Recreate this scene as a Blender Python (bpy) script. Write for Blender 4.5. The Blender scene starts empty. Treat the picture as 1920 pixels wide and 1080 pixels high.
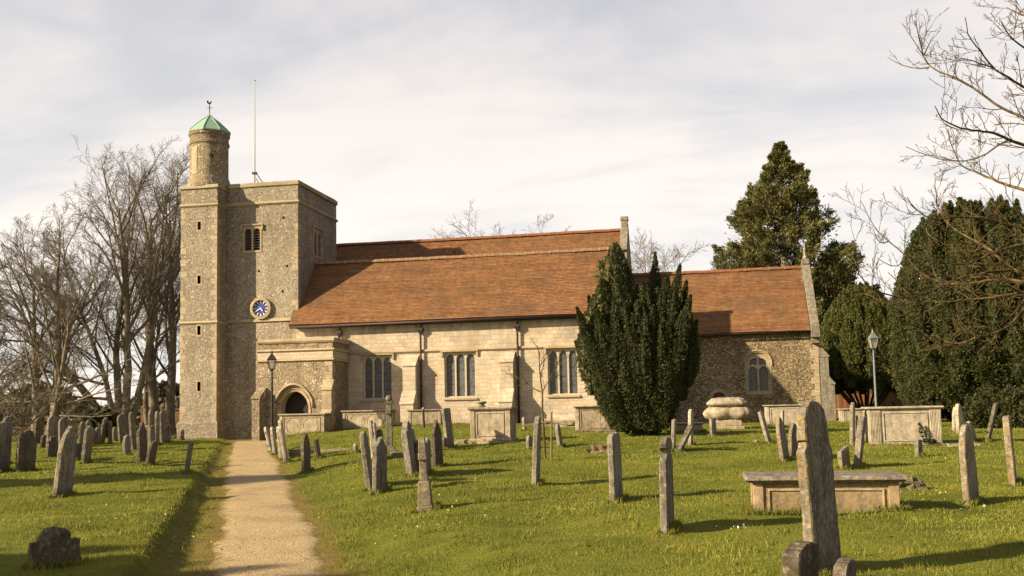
import bpy, bmesh, math, random
import numpy as np
from mathutils import Vector, Matrix
from mathutils.geometry import tessellate_polygon

R = math.radians
scene = bpy.context.scene
col = scene.collection

# ------------------------------------------------------------------ camera
HEAD, PITCH, ROLL = R(10.7), R(4.77), R(1.17)
cam_d = bpy.data.cameras.new("camera")
cam = bpy.data.objects.new("camera", cam_d)
col.objects.link(cam)
scene.camera = cam
cam_d.sensor_width = 36.0
cam_d.lens = 36.0 * 1865.0 / 1920.0
cam_d.shift_y = (615.0 - 540.0) / 1920.0
cam_d.clip_end = 3000
Fh = Vector((-math.sin(HEAD), math.cos(HEAD), 0)); R0 = Vector((math.cos(HEAD), math.sin(HEAD), 0)); Z = Vector((0, 0, 1))
Fw = math.cos(PITCH) * Fh + math.sin(PITCH) * Z
U0 = -math.sin(PITCH) * Fh + math.cos(PITCH) * Z
Rc = math.cos(ROLL) * R0 - math.sin(ROLL) * U0
Uc = math.sin(ROLL) * R0 + math.cos(ROLL) * U0
m = Matrix((Rc, Uc, -Fw)).transposed().to_4x4()
m.translation = (0, 0, 1.65)
cam.matrix_world = m

# ------------------------------------------------------------------ light
SUN_AZ, SUN_EL = R(180 + 57.0), R(25.0)      # compass bearing (north = +Y), elevation
sun_d = bpy.data.lights.new("sun", 'SUN')
sun_d.energy = 5.0
sun_d.angle = R(0.7)
sun_d.color = (1.0, 0.83, 0.58)
sun = bpy.data.objects.new("sun", sun_d)
col.objects.link(sun)
to_sun = Vector((math.sin(SUN_AZ) * math.cos(SUN_EL), math.cos(SUN_AZ) * math.cos(SUN_EL), math.sin(SUN_EL)))
sun.rotation_euler = to_sun.to_track_quat('Z', 'Y').to_euler()

scene.view_settings.view_transform = 'Standard'
scene.view_settings.look = 'None'
scene.view_settings.exposure = 1.0
scene.view_settings.gamma = 1.0
scene.render.engine = 'CYCLES'
scene.cycles.max_bounces = 6
scene.cycles.transparent_max_bounces = 4
scene.cycles.use_denoising = True


ALB = 0.80      # one common scale for all surface colours, set together with the exposure


class NT:
    """small helper to write node trees"""
    def __init__(self, tree):
        self.t = tree
        self.nodes = tree.nodes
        self.nodes.clear()

    def n(self, typ, ins=None, **props):
        nd = self.nodes.new(typ)
        for k, v in props.items():
            setattr(nd, k, v)
        for k, v in (ins or {}).items():
            self.set(nd.inputs[k], v)
        return nd

    def set(self, sock, v):
        if isinstance(v, bpy.types.Node):
            v = v.outputs[0]
        if isinstance(v, bpy.types.NodeSocket):
            self.t.links.new(v, sock)
        else:
            if hasattr(sock.default_value, '__len__') and hasattr(v, '__len__') and len(sock.default_value) == 4 and len(v) == 3:
                v = (*v, 1.0)
            sock.default_value = v

    def math(self, op, a, b=None, c=None, clamp=False):
        nd = self.n('ShaderNodeMath', operation=op, use_clamp=clamp)
        for i, v in enumerate((a, b, c)):
            if v is not None:
                self.set(nd.inputs[i], v)
        return nd.outputs[0]

    def mix(self, f, a, b, blend='MIX'):
        nd = self.n('ShaderNodeMix', data_type='RGBA', blend_type=blend)
        self.set(nd.inputs[0], f)
        self.set(nd.inputs[6], a)
        self.set(nd.inputs[7], b)
        return nd.outputs[2]

    def ramp(self, fac, stops, interp='LINEAR'):
        nd = self.n('ShaderNodeValToRGB')
        cr = nd.color_ramp
        cr.interpolation = interp
        while len(cr.elements) < len(stops):
            cr.elements.new(0.5)
        for e, (p, c) in zip(cr.elements, stops):
            e.position = p
            e.color = (*c, 1.0) if hasattr(c, '__len__') else (c, c, c, 1.0)
        self.set(nd.inputs[0], fac)
        return nd.outputs[0]

    def noise(self, vec, scale, detail=3.0, rough=0.55, dist=0.0):
        nd = self.n('ShaderNodeTexNoise', {'Scale': scale, 'Detail': detail, 'Roughness': rough, 'Distortion': dist})
        if vec is not None:
            self.set(nd.inputs['Vector'], vec)
        return nd.outputs['Fac']

    def mapv(self, vec, scale=(1, 1, 1), loc=(0, 0, 0), rot=(0, 0, 0)):
        nd = self.n('ShaderNodeMapping', {'Scale': scale, 'Location': loc, 'Rotation': rot})
        self.set(nd.inputs['Vector'], vec)
        return nd.outputs[0]

    def smooth(self, v, a, b):
        nd = self.n('ShaderNodeMapRange', {'From Min': a, 'From Max': b}, interpolation_type='SMOOTHSTEP')
        self.set(nd.inputs['Value'], v)
        return nd.outputs[0]

    def bump(self, h, strength, dist):
        nd = self.n('ShaderNodeBump', {'Strength': strength, 'Distance': dist})
        self.set(nd.inputs['Height'], h)
        return nd.outputs[0]

    def out(self, color, rough=0.85, bump=None, spec=0.3, **kw):
        color = self.mix(1.0, color, (ALB, ALB, ALB), 'MULTIPLY')
        b = self.n('ShaderNodeBsdfPrincipled')
        self.set(b.inputs['Base Color'], color)
        self.set(b.inputs['Roughness'], rough)
        self.set(b.inputs['Specular IOR Level'], spec)
        for k, v in kw.items():
            self.set(b.inputs[k], v)
        if bump is not None:
            self.set(b.inputs['Normal'], bump)
        o = self.n('ShaderNodeOutputMaterial')
        self.t.links.new(b.outputs[0], o.inputs[0])
        return b


def newmat(name):
    mt = bpy.data.materials.new(name)
    mt.use_nodes = True
    return mt, NT(mt.node_tree)


# ------------------------------------------------------------------ sky
world = bpy.data.worlds.new("World")
scene.world = world
world.use_nodes = True
w = NT(world.node_tree)
sky = w.n('ShaderNodeTexSky', sky_type='NISHITA', sun_disc=False, sun_elevation=SUN_EL, sun_rotation=SUN_AZ,
          air_density=1.0, dust_density=2.0, ozone_density=1.0)
bg_sky = w.n('ShaderNodeBackground', {'Color': sky, 'Strength': 0.075})
dirv = w.n('ShaderNodeTexCoord').outputs['Generated']
sep = w.n('ShaderNodeSeparateXYZ', {0: dirv})
dz = w.math('ADD', w.math('MAXIMUM', sep.outputs[2], 0.0), 0.22)
plane = w.n('ShaderNodeCombineXYZ', {0: w.math('DIVIDE', sep.outputs[0], dz), 1: w.math('DIVIDE', sep.outputs[1], dz)})
v1 = w.mapv(plane, scale=(0.6, 0.95, 1), rot=(0, 0, R(-14)), loc=(3.1, 1.7, 0))
n1 = w.noise(v1, 1.15, 5, 0.55, 0.6)
n2 = w.noise(w.mapv(plane, scale=(0.5, 1.2, 1), rot=(0, 0, R(-20)), loc=(7.3, 0.4, 0)), 2.6, 5, 0.55, 0.5)
cl = w.math('ADD', w.math('MULTIPLY', n1, 0.6), w.math('MULTIPLY', n2, 0.4))
cover = w.smooth(cl, 0.40, 0.575)
elev = w.smooth(sep.outputs[2], 0.02, 0.50)
bright = w.mix(elev, (0.93, 0.835, 0.735), (0.64, 0.60, 0.59))
grey = w.mix(elev, (0.73, 0.70, 0.67), (0.42, 0.425, 0.46))
ccol = w.mix(cover, grey, bright)
# thick dims the sky overhead and in the east, out of view, to cut fill
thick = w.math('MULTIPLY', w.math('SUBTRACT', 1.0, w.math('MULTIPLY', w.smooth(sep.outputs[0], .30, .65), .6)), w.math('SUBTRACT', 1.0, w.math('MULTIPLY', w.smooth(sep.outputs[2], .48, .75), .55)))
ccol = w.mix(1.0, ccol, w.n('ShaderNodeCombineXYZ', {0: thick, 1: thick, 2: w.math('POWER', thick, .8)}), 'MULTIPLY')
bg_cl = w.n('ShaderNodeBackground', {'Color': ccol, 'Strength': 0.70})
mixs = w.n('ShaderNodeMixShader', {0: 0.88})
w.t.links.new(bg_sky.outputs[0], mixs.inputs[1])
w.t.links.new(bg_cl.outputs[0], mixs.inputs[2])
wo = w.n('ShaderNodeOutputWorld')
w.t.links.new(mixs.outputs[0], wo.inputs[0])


# ------------------------------------------------------------------ object helpers
def tag(o, label=None, cat=None, group=None, kind=None):
    if label: o['label'] = label
    if cat: o['category'] = cat
    if group: o['group'] = group
    if kind: o['kind'] = kind
    return o


def thing(name, label, cat, loc=(0, 0, 0), rotz=0.0, group=None):
    o = bpy.data.objects.new(name, None)
    o.empty_display_size = 0.3
    col.objects.link(o)
    o.location = loc
    o.rotation_euler = (0, 0, rotz)
    return tag(o, label, cat, group)


def np_mesh(name, verts, faces, mat, parent=None, smooth=False, attr=None, mats=None, midx=None):
    """verts (n,3) array, faces: (m,k) array with one k"""
    me = bpy.data.meshes.new(name)
    verts = np.asarray(verts, dtype=np.float32)
    faces = np.asarray(faces, dtype=np.int32)
    k = faces.shape[1]
    me.vertices.add(len(verts))
    me.vertices.foreach_set('co', verts.ravel())
    me.loops.add(faces.size)
    me.loops.foreach_set('vertex_index', faces.ravel())
    me.polygons.add(len(faces))
    me.polygons.foreach_set('loop_start', np.arange(0, faces.size, k, dtype=np.int32))
    me.polygons.foreach_set('loop_total', np.full(len(faces), k, dtype=np.int32))
    if smooth:
        me.polygons.foreach_set('use_smooth', np.ones(len(faces), dtype=bool))
    if attr is not None:
        for an, arr in attr.items():
            a = me.attributes.new(an, 'FLOAT', 'POINT')
            a.data.foreach_set('value', np.asarray(arr, dtype=np.float32))
    me.materials.append(mat)
    if mats:
        for x in mats: me.materials.append(x)
        me.polygons.foreach_set('material_index', np.asarray(midx, dtype=np.int32))
    me.update()
    me.validate()
    o = bpy.data.objects.new(name, me)
    col.objects.link(o)
    if parent: o.parent = parent
    return o


class MB:
    """collects polygons in world metres and links them as one mesh object"""
    def __init__(self):
        self.v, self.f = [], []

    def add(self, vs, fs):
        b = len(self.v)
        self.v += [tuple(map(float, p)) for p in vs]
        self.f += [tuple(b + i for i in q) for q in fs]
        return self

    def box(self, x0, x1, y0, y1, z0, z1):
        return self.add([(x0, y0, z0), (x1, y0, z0), (x1, y1, z0), (x0, y1, z0), (x0, y0, z1), (x1, y0, z1), (x1, y1, z1), (x0, y1, z1)],
                        [(0, 3, 2, 1), (4, 5, 6, 7), (0, 1, 5, 4), (1, 2, 6, 5), (2, 3, 7, 6), (3, 0, 4, 7)])

    def frustum(self, x0, x1, y0, y1, z0, z1, dx, dy):
        """box whose top is inset by dx, dy"""
        return self.add([(x0, y0, z0), (x1, y0, z0), (x1, y1, z0), (x0, y1, z0), (x0 + dx, y0 + dy, z1), (x1 - dx, y0 + dy, z1), (x1 - dx, y1 - dy, z1), (x0 + dx, y1 - dy, z1)],
                        [(0, 3, 2, 1), (4, 5, 6, 7), (0, 1, 5, 4), (1, 2, 6, 5), (2, 3, 7, 6), (3, 0, 4, 7)])

    def prism(self, poly, fn, a, b):
        """poly: 2-D points (u,v); fn(u,v,w)->xyz; extruded from w=a to w=b"""
        n = len(poly)
        vs = [fn(u, v, a) for u, v in poly] + [fn(u, v, b) for u, v in poly]
        fs = [tuple(range(n - 1, -1, -1)), tuple(range(n, 2 * n))]
        fs += [(i, (i + 1) % n, n + (i + 1) % n, n + i) for i in range(n)]
        return self.add(vs, fs)

    def lathe(self, prof, c, seg=24, cap=True, a0=0.0, sx=1.0, sy=1.0):
        vs, fs = [], []
        for r, z in prof:
            for k in range(seg):
                a = a0 + 2 * math.pi * k / seg
                vs.append((c[0] + sx * r * math.cos(a), c[1] + sy * r * math.sin(a), c[2] + z))
        for i in range(len(prof) - 1):
            for k in range(seg):
                k2 = (k + 1) % seg
                fs.append((i * seg + k, i * seg + k2, (i + 1) * seg + k2, (i + 1) * seg + k))
        if cap:
            fs.append(tuple(range(seg - 1, -1, -1)))
            fs.append(tuple(range((len(prof) - 1) * seg, len(prof) * seg)))
        return self.add(vs, fs)

    def tube(self, pts, rad, seg=8):
        pts = [Vector(p) for p in pts]
        if not hasattr(rad, '__len__'): rad = [rad] * len(pts)
        vs, fs = [], []
        for i, p in enumerate(pts):
            d = (pts[min(i + 1, len(pts) - 1)] - pts[max(i - 1, 0)]).normalized()
            a = d.orthogonal().normalized() if abs(d.z) > 0.95 else d.cross(Vector((0, 0, 1))).normalized()
            b = d.cross(a)
            for k in range(seg):
                t = 2 * math.pi * k / seg
                vs.append(p + rad[i] * (math.cos(t) * a + math.sin(t) * b))
        for i in range(len(pts) - 1):
            for k in range(seg):
                k2 = (k + 1) % seg
                fs.append((i * seg + k, i * seg + k2, (i + 1) * seg + k2, (i + 1) * seg + k))
        fs.append(tuple(range(seg - 1, -1, -1)))
        fs.append(tuple(range((len(pts) - 1) * seg, len(pts) * seg)))
        return self.add(vs, fs)

    def wall(self, outline, holes, fn, depth=0.25):
        """flat wall with openings; fn(u,v,w): w = 0 on the face, positive going into the wall"""
        polys = [[Vector((u, v, 0)) for u, v in outline]] + [[Vector((u, v, 0)) for u, v in h] for h in holes]
        flat = [p for q in polys for p in q]
        tris = tessellate_polygon(polys)
        self.add([fn(p.x, p.y, 0) for p in flat], [tuple(t) for t in tris])
        for h in holes:
            n = len(h)
            self.add([fn(u, v, 0) for u, v in h] + [fn(u, v, depth) for u, v in h],
                     [(i, (i + 1) % n, n + (i + 1) % n, n + i) for i in range(n)])
        return self

    def build(self, name, mat, parent=None, smooth=False, bevel=0.0, seg=2):
        off = parent_world(parent) if parent else Vector((0, 0, 0))
        me = bpy.data.meshes.new(name)
        me.from_pydata([(x - off.x, y - off.y, z - off.z) for x, y, z in self.v], [], self.f)
        me.materials.append(mat)
        me.update()
        bm = bmesh.new(); bm.from_mesh(me)
        bmesh.ops.remove_doubles(bm, verts=bm.verts, dist=0.0004)
        bmesh.ops.recalc_face_normals(bm, faces=bm.faces)
        bm.to_mesh(me); bm.free()
        if smooth:
            for p in me.polygons: p.use_smooth = True
        o = bpy.data.objects.new(name, me)
        col.objects.link(o)
        if parent: o.parent = parent
        if bevel:
            b = o.modifiers.new('bevel', 'BEVEL')
            b.width = bevel; b.segments = seg; b.limit_method = 'ANGLE'; b.angle_limit = R(40)
        return o


def parent_world(o):
    p = Vector((0, 0, 0))
    while o is not None:
        p = p + Vector(o.location)
        o = o.parent
    return p


def copy_tree(o, parent=None):
    c = o.copy()
    col.objects.link(c)
    c.parent = parent
    for ch in list(o.children):
        copy_tree(ch, c)
    return c


def ss(a, b, x):
    t = np.clip((x - a) / (b - a), 0, 1)
    return t * t * (3 - 2 * t)


def path_d(E, N):
    return (E - (.34 - .4834 * N)) * .9


def ground_z(E, N):
    """height of the churchyard: a path sunk between a left bank and a rising lawn on the right"""
    zp = .0147 * np.clip(N - 8, 0, 34)
    d = path_d(E, N)
    f = np.clip((N - 8) / 34, 0, 1)
    g = (zp + ss(1.12, 1.42, -d) * (.23 - .13 * f) + ss(.6, 2.5, d) * (.2 + .08 * f) + .3 * ss(1, 8, d) * ss(20, 42, N)
         - .24 * ss(10, 18, d) * ss(28, 40, N) - .1 * ss(48, 60, N))
    rough = ss(1.0, 2.2, np.abs(d))
    return g + rough * .026 * (np.sin(E * 1.9 + N * .7) * np.sin(N * 1.6 - E * .5) + .6 * np.sin(E * 4.3 + 1) * np.sin(N * 3.7))


def gz(E, N):
    return float(ground_z(np.float64(E), np.float64(N)))


# ------------------------------------------------------------------ materials
def pos(nt):
    return nt.n('ShaderNodeNewGeometry').outputs['Position']


def objc(nt):
    return nt.n('ShaderNodeTexCoord').outputs['Object']


def wall_uv(nt, p):
    s = nt.n('ShaderNodeSeparateXYZ', {0: p})
    return nt.n('ShaderNodeCombineXYZ', {0: nt.math('ADD', s.outputs[0], s.outputs[1]), 1: s.outputs[2], 2: 0.0}).outputs[0], s


def flint(name, stops, mortar, scale=9.0, patch=(0.75, 1.15), course=0.0):
    mt, nt = newmat(name)
    p = pos(nt)
    pj = nt.n('ShaderNodeVectorMath', {0: p, 1: nt.n('ShaderNodeVectorMath', {0: nt.n('ShaderNodeTexNoise', {'Vector': p, 'Scale': 6.0}).outputs['Color'], 1: (0.05, 0.05, 0.05)}, operation='MULTIPLY')}, operation='ADD').outputs[0]
    pv = nt.mapv(pj, scale=(1, 1, 1.0 + course))
    vo = nt.n('ShaderNodeTexVoronoi', {'Vector': pv, 'Scale': scale, 'Randomness': 0.9})
    ed = nt.n('ShaderNodeTexVoronoi', {'Vector': pv, 'Scale': scale, 'Randomness': 0.9}, feature='DISTANCE_TO_EDGE')
    rnd = nt.n('ShaderNodeSeparateColor', {0: vo.outputs['Color']}).outputs[0]
    c = nt.ramp(rnd, stops, 'CONSTANT')
    c = nt.mix(nt.smooth(ed.outputs['Distance'], 0.03, 0.11), mortar, c)
    big = nt.noise(p, 0.45, 5, 0.65)
    k = nt.ramp(big, [(0.3, patch[0]), (0.7, patch[1])])
    c = nt.mix(1.0, c, k, 'MULTIPLY')
    # limewash and rust coloured weathering
    c = nt.mix(nt.math('MULTIPLY', nt.smooth(nt.noise(p, 1.3, 4), 0.52, 0.75), 0.45), c, (0.34, 0.24, 0.12))
    # rain streaks and patches of repair mortar
    su = nt.n('ShaderNodeSeparateXYZ', {0: p})
    uu = nt.n('ShaderNodeCombineXYZ', {0: nt.math('ADD', su.outputs[0], su.outputs[1]), 1: su.outputs[2], 2: 0.0}).outputs[0]
    c = nt.mix(1.0, c, nt.ramp(nt.noise(nt.mapv(uu, scale=(1.8, .16, 1)), 1.0, 4, .6), [(.32, .80), (.6, 1.08)]), 'MULTIPLY')
    rep = nt.smooth(nt.noise(nt.mapv(uu, scale=(.9, 1.3, 1), loc=(2, 5, 0)), 1.0, 4, .55), .60, .66)
    c = nt.mix(nt.math('MULTIPLY', rep, .6), c, [x * 1.15 for x in mortar])
    nt.out(c, 0.85, nt.bump(ed.outputs['Distance'], 1.0, 0.05))
    return mt


M = {}
M['flint'] = flint('knapped_flint', [(0, (.21, .175, .13)), (.2, (.29, .24, .175)), (.50, (.375, .31, .225)), (.78, (.465, .395, .29)), (.935, (.71, .64, .52))], (.395, .325, .225), 15, (.82, 1.12))
M['flint_porch'] = flint('porch_flint', [(0, (.20, .155, .10)), (.3, (.28, .22, .14)), (.6, (.36, .285, .18)), (.8, (.46, .37, .245)), (.93, (.74, .66, .50))], (.40, .31, .195), 12.5)
M['flint_chancel'] = flint('chancel_flint', [(0, (.10, .075, .045)), (.26, (.19, .135, .075)), (.5, (.36, .265, .14)), (.7, (.54, .42, .24)), (.87, (.70, .60, .43))], (.29, .21, .11), 14.5, (.7, 1.2), .5)


def ashlar(name, base, tint, scale=1.0, mort=(.28, .21, .13), bw=0.52, bh=0.27, streak=True):
    mt, nt = newmat(name)
    p = pos(nt)
    uv, s = wall_uv(nt, p)
    jit = nt.n('ShaderNodeVectorMath', {0: uv, 1: nt.n('ShaderNodeVectorMath', {0: nt.n('ShaderNodeTexNoise', {'Vector': uv, 'Scale': 1.3}).outputs['Color'], 1: (0.20, 0.13, 0)}, operation='MULTIPLY')}, operation='ADD').outputs[0]
    br = nt.n('ShaderNodeTexBrick', {'Vector': jit, 'Color1': (0, 0, 0, 1), 'Color2': (1, 1, 1, 1), 'Mortar': (.5, .5, .5, 1), 'Scale': scale,
                                     'Mortar Size': 0.012, 'Mortar Smooth': 0.6, 'Bias': 0.0, 'Brick Width': bw, 'Row Height': bh}, offset=0.43)
    # second size of block breaks up the even courses
    br2 = nt.n('ShaderNodeTexBrick', {'Vector': nt.mapv(jit, loc=(3.3, .11, 0)), 'Color1': (0, 0, 0, 1), 'Color2': (1, 1, 1, 1), 'Mortar': (.5, .5, .5, 1), 'Scale': scale,
                                      'Mortar Size': 0.012, 'Mortar Smooth': 0.6, 'Brick Width': bw * .68, 'Row Height': bh * .8}, offset=0.5)
    sel = nt.smooth(nt.noise(nt.mapv(uv, scale=(.35, .8, 1)), 1.0, 2), .49, .51)
    rnd = nt.mix(sel, br.outputs['Color'], br2.outputs['Color'])
    mo = nt.math('ADD', nt.math('MULTIPLY', br.outputs['Fac'], nt.math('SUBTRACT', 1.0, sel)), nt.math('MULTIPLY', br2.outputs['Fac'], sel))
    c = nt.ramp(rnd, [(0, [x * .84 for x in base]), (.3, base), (.55, tint), (.8, [x * 1.06 for x in base]), (.96, [x * 1.12 for x in base]), (1, (base[0] * .95, base[1] * .74, base[2] * .52))])
    c = nt.mix(nt.math('MULTIPLY', mo, 0.42), c, mort)
    n = nt.noise(p, 0.9, 6, 0.65)
    c = nt.mix(1.0, c, nt.ramp(n, [(.25, .62), (.5, 1.0), (.8, 1.15)]), 'MULTIPLY')
    fine = nt.noise(p, 14, 4, 0.7)
    c = nt.mix(1.0, c, nt.ramp(fine, [(.2, .8), (.7, 1.08)]), 'MULTIPLY')
    if streak:   # algae and soot washed down from the eaves
        st = nt.noise(nt.mapv(uv, scale=(2.2, .35, 1)), 1.0, 4, .6)
        zz = nt.smooth(s.outputs[2], 4.9, 6.1)
        low = nt.math('SUBTRACT', 1.0, nt.smooth(s.outputs[2], .7, 2.0))
        amt = nt.math('MULTIPLY', nt.smooth(st, .45, .7), nt.math('ADD', zz, nt.math('MULTIPLY', low, .7)))
        c = nt.mix(nt.math('MULTIPLY', amt, .7), c, (.17, .14, .095))
    tone = nt.noise(nt.mapv(uv, scale=(.5, .9, 1), loc=(9, 3, 0)), 1.0, 3, .5)
    c = nt.mix(nt.math('MULTIPLY', nt.smooth(tone, .52, .70), .4), c, (base[0] * .95, base[1] * .78, base[2] * .58))
    c = nt.mix(nt.math('MULTIPLY', nt.smooth(tone, .46, .30), .35), c, (base[0] * .72, base[1] * .75, base[2] * .78))
    nt.out(c, 0.88, nt.bump(nt.math('SUBTRACT', fine, nt.math('MULTIPLY', mo, 1.2)), 0.5, 0.02))
    return mt


M['ashlar'] = ashlar('cream_ashlar', (.64, .53, .39), (.62, .49, .34), bw=.42, bh=.235)
M['dressed'] = ashlar('dressed_stone', (.50, .40, .26), (.48, .375, .23), streak=False, bw=.6, bh=.33)


def tiles(name, base, dark):
    mt, nt = newmat(name)
    p = pos(nt)
    s = nt.n('ShaderNodeSeparateXYZ', {0: p})
    wob = nt.math('MULTIPLY', nt.noise(p, .6, 2), .03)
    uv = nt.n('ShaderNodeCombineXYZ', {0: s.outputs[0], 1: nt.math('ADD', nt.math('MULTIPLY', s.outputs[2], 1.305), wob), 2: 0.0}).outputs[0]
    br = nt.n('ShaderNodeTexBrick', {'Vector': uv, 'Color1': (0, 0, 0, 1), 'Color2': (1, 1, 1, 1), 'Mortar': (.5, .5, .5, 1), 'Scale': 1.0,
                                     'Mortar Size': 0.012, 'Mortar Smooth': 0.5, 'Brick Width': .17, 'Row Height': .105}, offset=0.5)
    row = nt.math('FRACT', nt.math('DIVIDE', nt.n('ShaderNodeSeparateXYZ', {0: uv}).outputs[1], .105))
    c = nt.ramp(br.outputs['Color'], [(0, [x * .74 for x in base]), (.3, [x * .92 for x in base]), (.6, base), (.85, (base[0] * 1.12, base[1] * 1.25, base[2] * 1.3)), (1, (.33, .155, .075))])
    c = nt.mix(nt.math('MULTIPLY', br.outputs['Fac'], .6), c, (.06, .03, .02))
    pat = nt.noise(nt.mapv(p, scale=(.5, .5, .8)), 1.0, 6, .65)
    c = nt.mix(nt.math('MULTIPLY', nt.smooth(pat, .45, .70), .8), c, dark)
    pat2 = nt.noise(nt.mapv(p, scale=(2.6, 1.2, 1.6), loc=(4, 1, 7)), 1.0, 5, .7)
    c = nt.mix(1.0, c, nt.ramp(pat2, [(.3, .76), (.7, 1.16)]), 'MULTIPLY')
    rowv = nt.n('ShaderNodeTexWhiteNoise', {'W': nt.math('FLOOR', nt.math('DIVIDE', nt.n('ShaderNodeSeparateXYZ', {0: uv}).outputs[1], .105))}, noise_dimensions='1D').outputs[0]
    c = nt.mix(1.0, c, nt.ramp(rowv, [(0, .84), (1, 1.12)]), 'MULTIPLY')
    lich = nt.noise(p, 3.0, 5, .7)
    c = nt.mix(nt.math('MULTIPLY', nt.smooth(lich, .62, .78), .45), c, (.32, .24, .13))
    h = nt.math('ADD', nt.math('MULTIPLY', row, -1.0), nt.math('MULTIPLY', br.outputs['Color'], .35))
    nt.out(c, 0.82, nt.bump(h, 0.9, 0.03))
    return mt


M['tiles'] = tiles('clay_tiles', (.335, .156, .060), (.19, .108, .052))


def simple(name, colr, rough=.6, var=.25, scale=8, spec=.4, metal=0.0, bump=.3):
    mt, nt = newmat(name)
    p = objc(nt)
    n = nt.noise(p, scale, 5, .65)
    c = nt.mix(1.0, (*colr, 1), nt.ramp(n, [(.25, 1 - var), (.75, 1 + var)]), 'MULTIPLY')
    nt.out(c, rough, nt.bump(n, bump, .01), spec, Metallic=metal)
    return mt


M['copper'] = simple('verdigris_copper', (.30, .46, .33), .6, .22, 3)
M['iron'] = simple('black_iron', (.022, .018, .015), .5, .3, 12)
M['rust_iron'] = simple('rusty_cast_iron', (.045, .020, .014), .6, .35, 9)
M['pole_white'] = simple('white_paint', (.52, .52, .46), .5, .08, 5)
M['lamp_blue'] = simple('grey_blue_paint', (.20, .23, .25), .45, .15, 6)
M['lead'] = simple('roof_lead', (.17, .17, .165), .6, .25, 3)
M['dark_wood'] = simple('dark_oak', (.022, .015, .010), .7, .4, 9)
M['red_door'] = simple('red_paint', (.16, .014, .010), .5, .2, 6)
M['louvre'] = simple('weathered_oak', (.13, .105, .08), .8, .3, 12)
M['black'] = simple('dark_void', (.008, .007, .006), .95, .1, 2)
M['clock_blue'] = simple('clock_blue', (.035, .055, .27), .4, .12, 3, bump=0)
M['clock_white'] = simple('clock_white', (.78, .74, .64), .45, .06, 3, bump=0)
M['stake'] = simple('grey_stake', (.21, .15, .075), .85, .3, 14)


def glass_mat():
    mt, nt = newmat('leaded_glass')
    p = pos(nt)
    uv, s = wall_uv(nt, p)
    q = nt.n('ShaderNodeSeparateXYZ', {0: uv})
    a = nt.math('ADD', nt.math('MULTIPLY', q.outputs[0], 9.0), nt.math('MULTIPLY', q.outputs[1], 6.5))
    b = nt.math('SUBTRACT', nt.math('MULTIPLY', q.outputs[0], 9.0), nt.math('MULTIPLY', q.outputs[1], 6.5))
    la = nt.math('LESS_THAN', nt.math('FRACT', a), .14)
    lb = nt.math('LESS_THAN', nt.math('FRACT', b), .14)
    line = nt.math('MAXIMUM', la, lb)
    cell = nt.n('ShaderNodeTexWhiteNoise', {'Vector': nt.n('ShaderNodeCombineXYZ', {0: nt.math('FLOOR', a), 1: nt.math('FLOOR', b)})}, noise_dimensions='2D').outputs[0]
    c = nt.mix(cell, (.035, .036, .038), (.105, .105, .10))
    c = nt.mix(line, c, (.14, .135, .12))
    nt.out(c, nt.math('ADD', .22, nt.math('MULTIPLY', cell, .3)), nt.bump(nt.math('ADD', cell, line), .35, .01), .6)
    return mt


M['glass'] = glass_mat()


def gravestone(name, base, lichen=.6, orange=.3, dark=.5):
    mt, nt = newmat(name)
    p = objc(nt)
    oi = nt.n('ShaderNodeObjectInfo')
    rnd = oi.outputs['Random']
    pv = nt.n('ShaderNodeVectorMath', {0: p, 1: nt.n('ShaderNodeVectorMath', {0: nt.n('ShaderNodeCombineXYZ', {0: rnd, 1: rnd, 2: rnd}), 1: (37.0, 23.0, 11.0)}, operation='MULTIPLY')}, operation='ADD').outputs[0]
    n = nt.noise(pv, 4.5, 7, .72)
    c = nt.mix(nt.smooth(n, .3, .7), [x * .58 for x in base], [x * 1.3 for x in base])
    c = nt.mix(1.0, c, nt.ramp(rnd, [(0, .75), (1, 1.18)]), 'MULTIPLY')
    # rain streaks
    st = nt.noise(nt.mapv(pv, scale=(10, 10, 1.0)), 1.0, 4, .6)
    c = nt.mix(nt.math('MULTIPLY', nt.smooth(st, .46, .66), dark), c, (.07, .055, .038))
    # lichen: pale crusts, orange crusts, dark moss
    l1 = nt.noise(pv, 17, 6, .75)
    c = nt.mix(nt.math('MULTIPLY', nt.smooth(l1, .53, .60), lichen), c, (.55, .50, .39))
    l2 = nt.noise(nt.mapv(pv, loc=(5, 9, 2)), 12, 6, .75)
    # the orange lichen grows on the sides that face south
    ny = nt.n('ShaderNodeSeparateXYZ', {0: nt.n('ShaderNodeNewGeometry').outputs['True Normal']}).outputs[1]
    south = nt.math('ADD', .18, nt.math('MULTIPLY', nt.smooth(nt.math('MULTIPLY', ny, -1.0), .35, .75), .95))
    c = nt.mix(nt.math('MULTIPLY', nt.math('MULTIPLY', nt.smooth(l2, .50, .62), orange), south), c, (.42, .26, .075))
    l3 = nt.noise(nt.mapv(pv, loc=(1, 4, 7)), 22, 6, .78)
    c = nt.mix(nt.math('MULTIPLY', nt.smooth(l3, .52, .60), dark), c, (.05, .04, .022))
    g = nt.noise(nt.mapv(pv, loc=(8, 2, 5)), 2.2, 4)
    sz = nt.n('ShaderNodeSeparateXYZ', {0: p}).outputs[2]
    low = nt.math('SUBTRACT', 1.0, nt.smooth(sz, .0, .3))
    c = nt.mix(nt.math('MULTIPLY', nt.math('MULTIPLY', low, nt.smooth(g, .35, .6)), .6), c, (.12, .11, .035))
    nt.out(c, .92, nt.bump(nt.math('ADD', l1, nt.math('MULTIPLY', l3, .8)), .5, .012), .15)
    return mt


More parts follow.
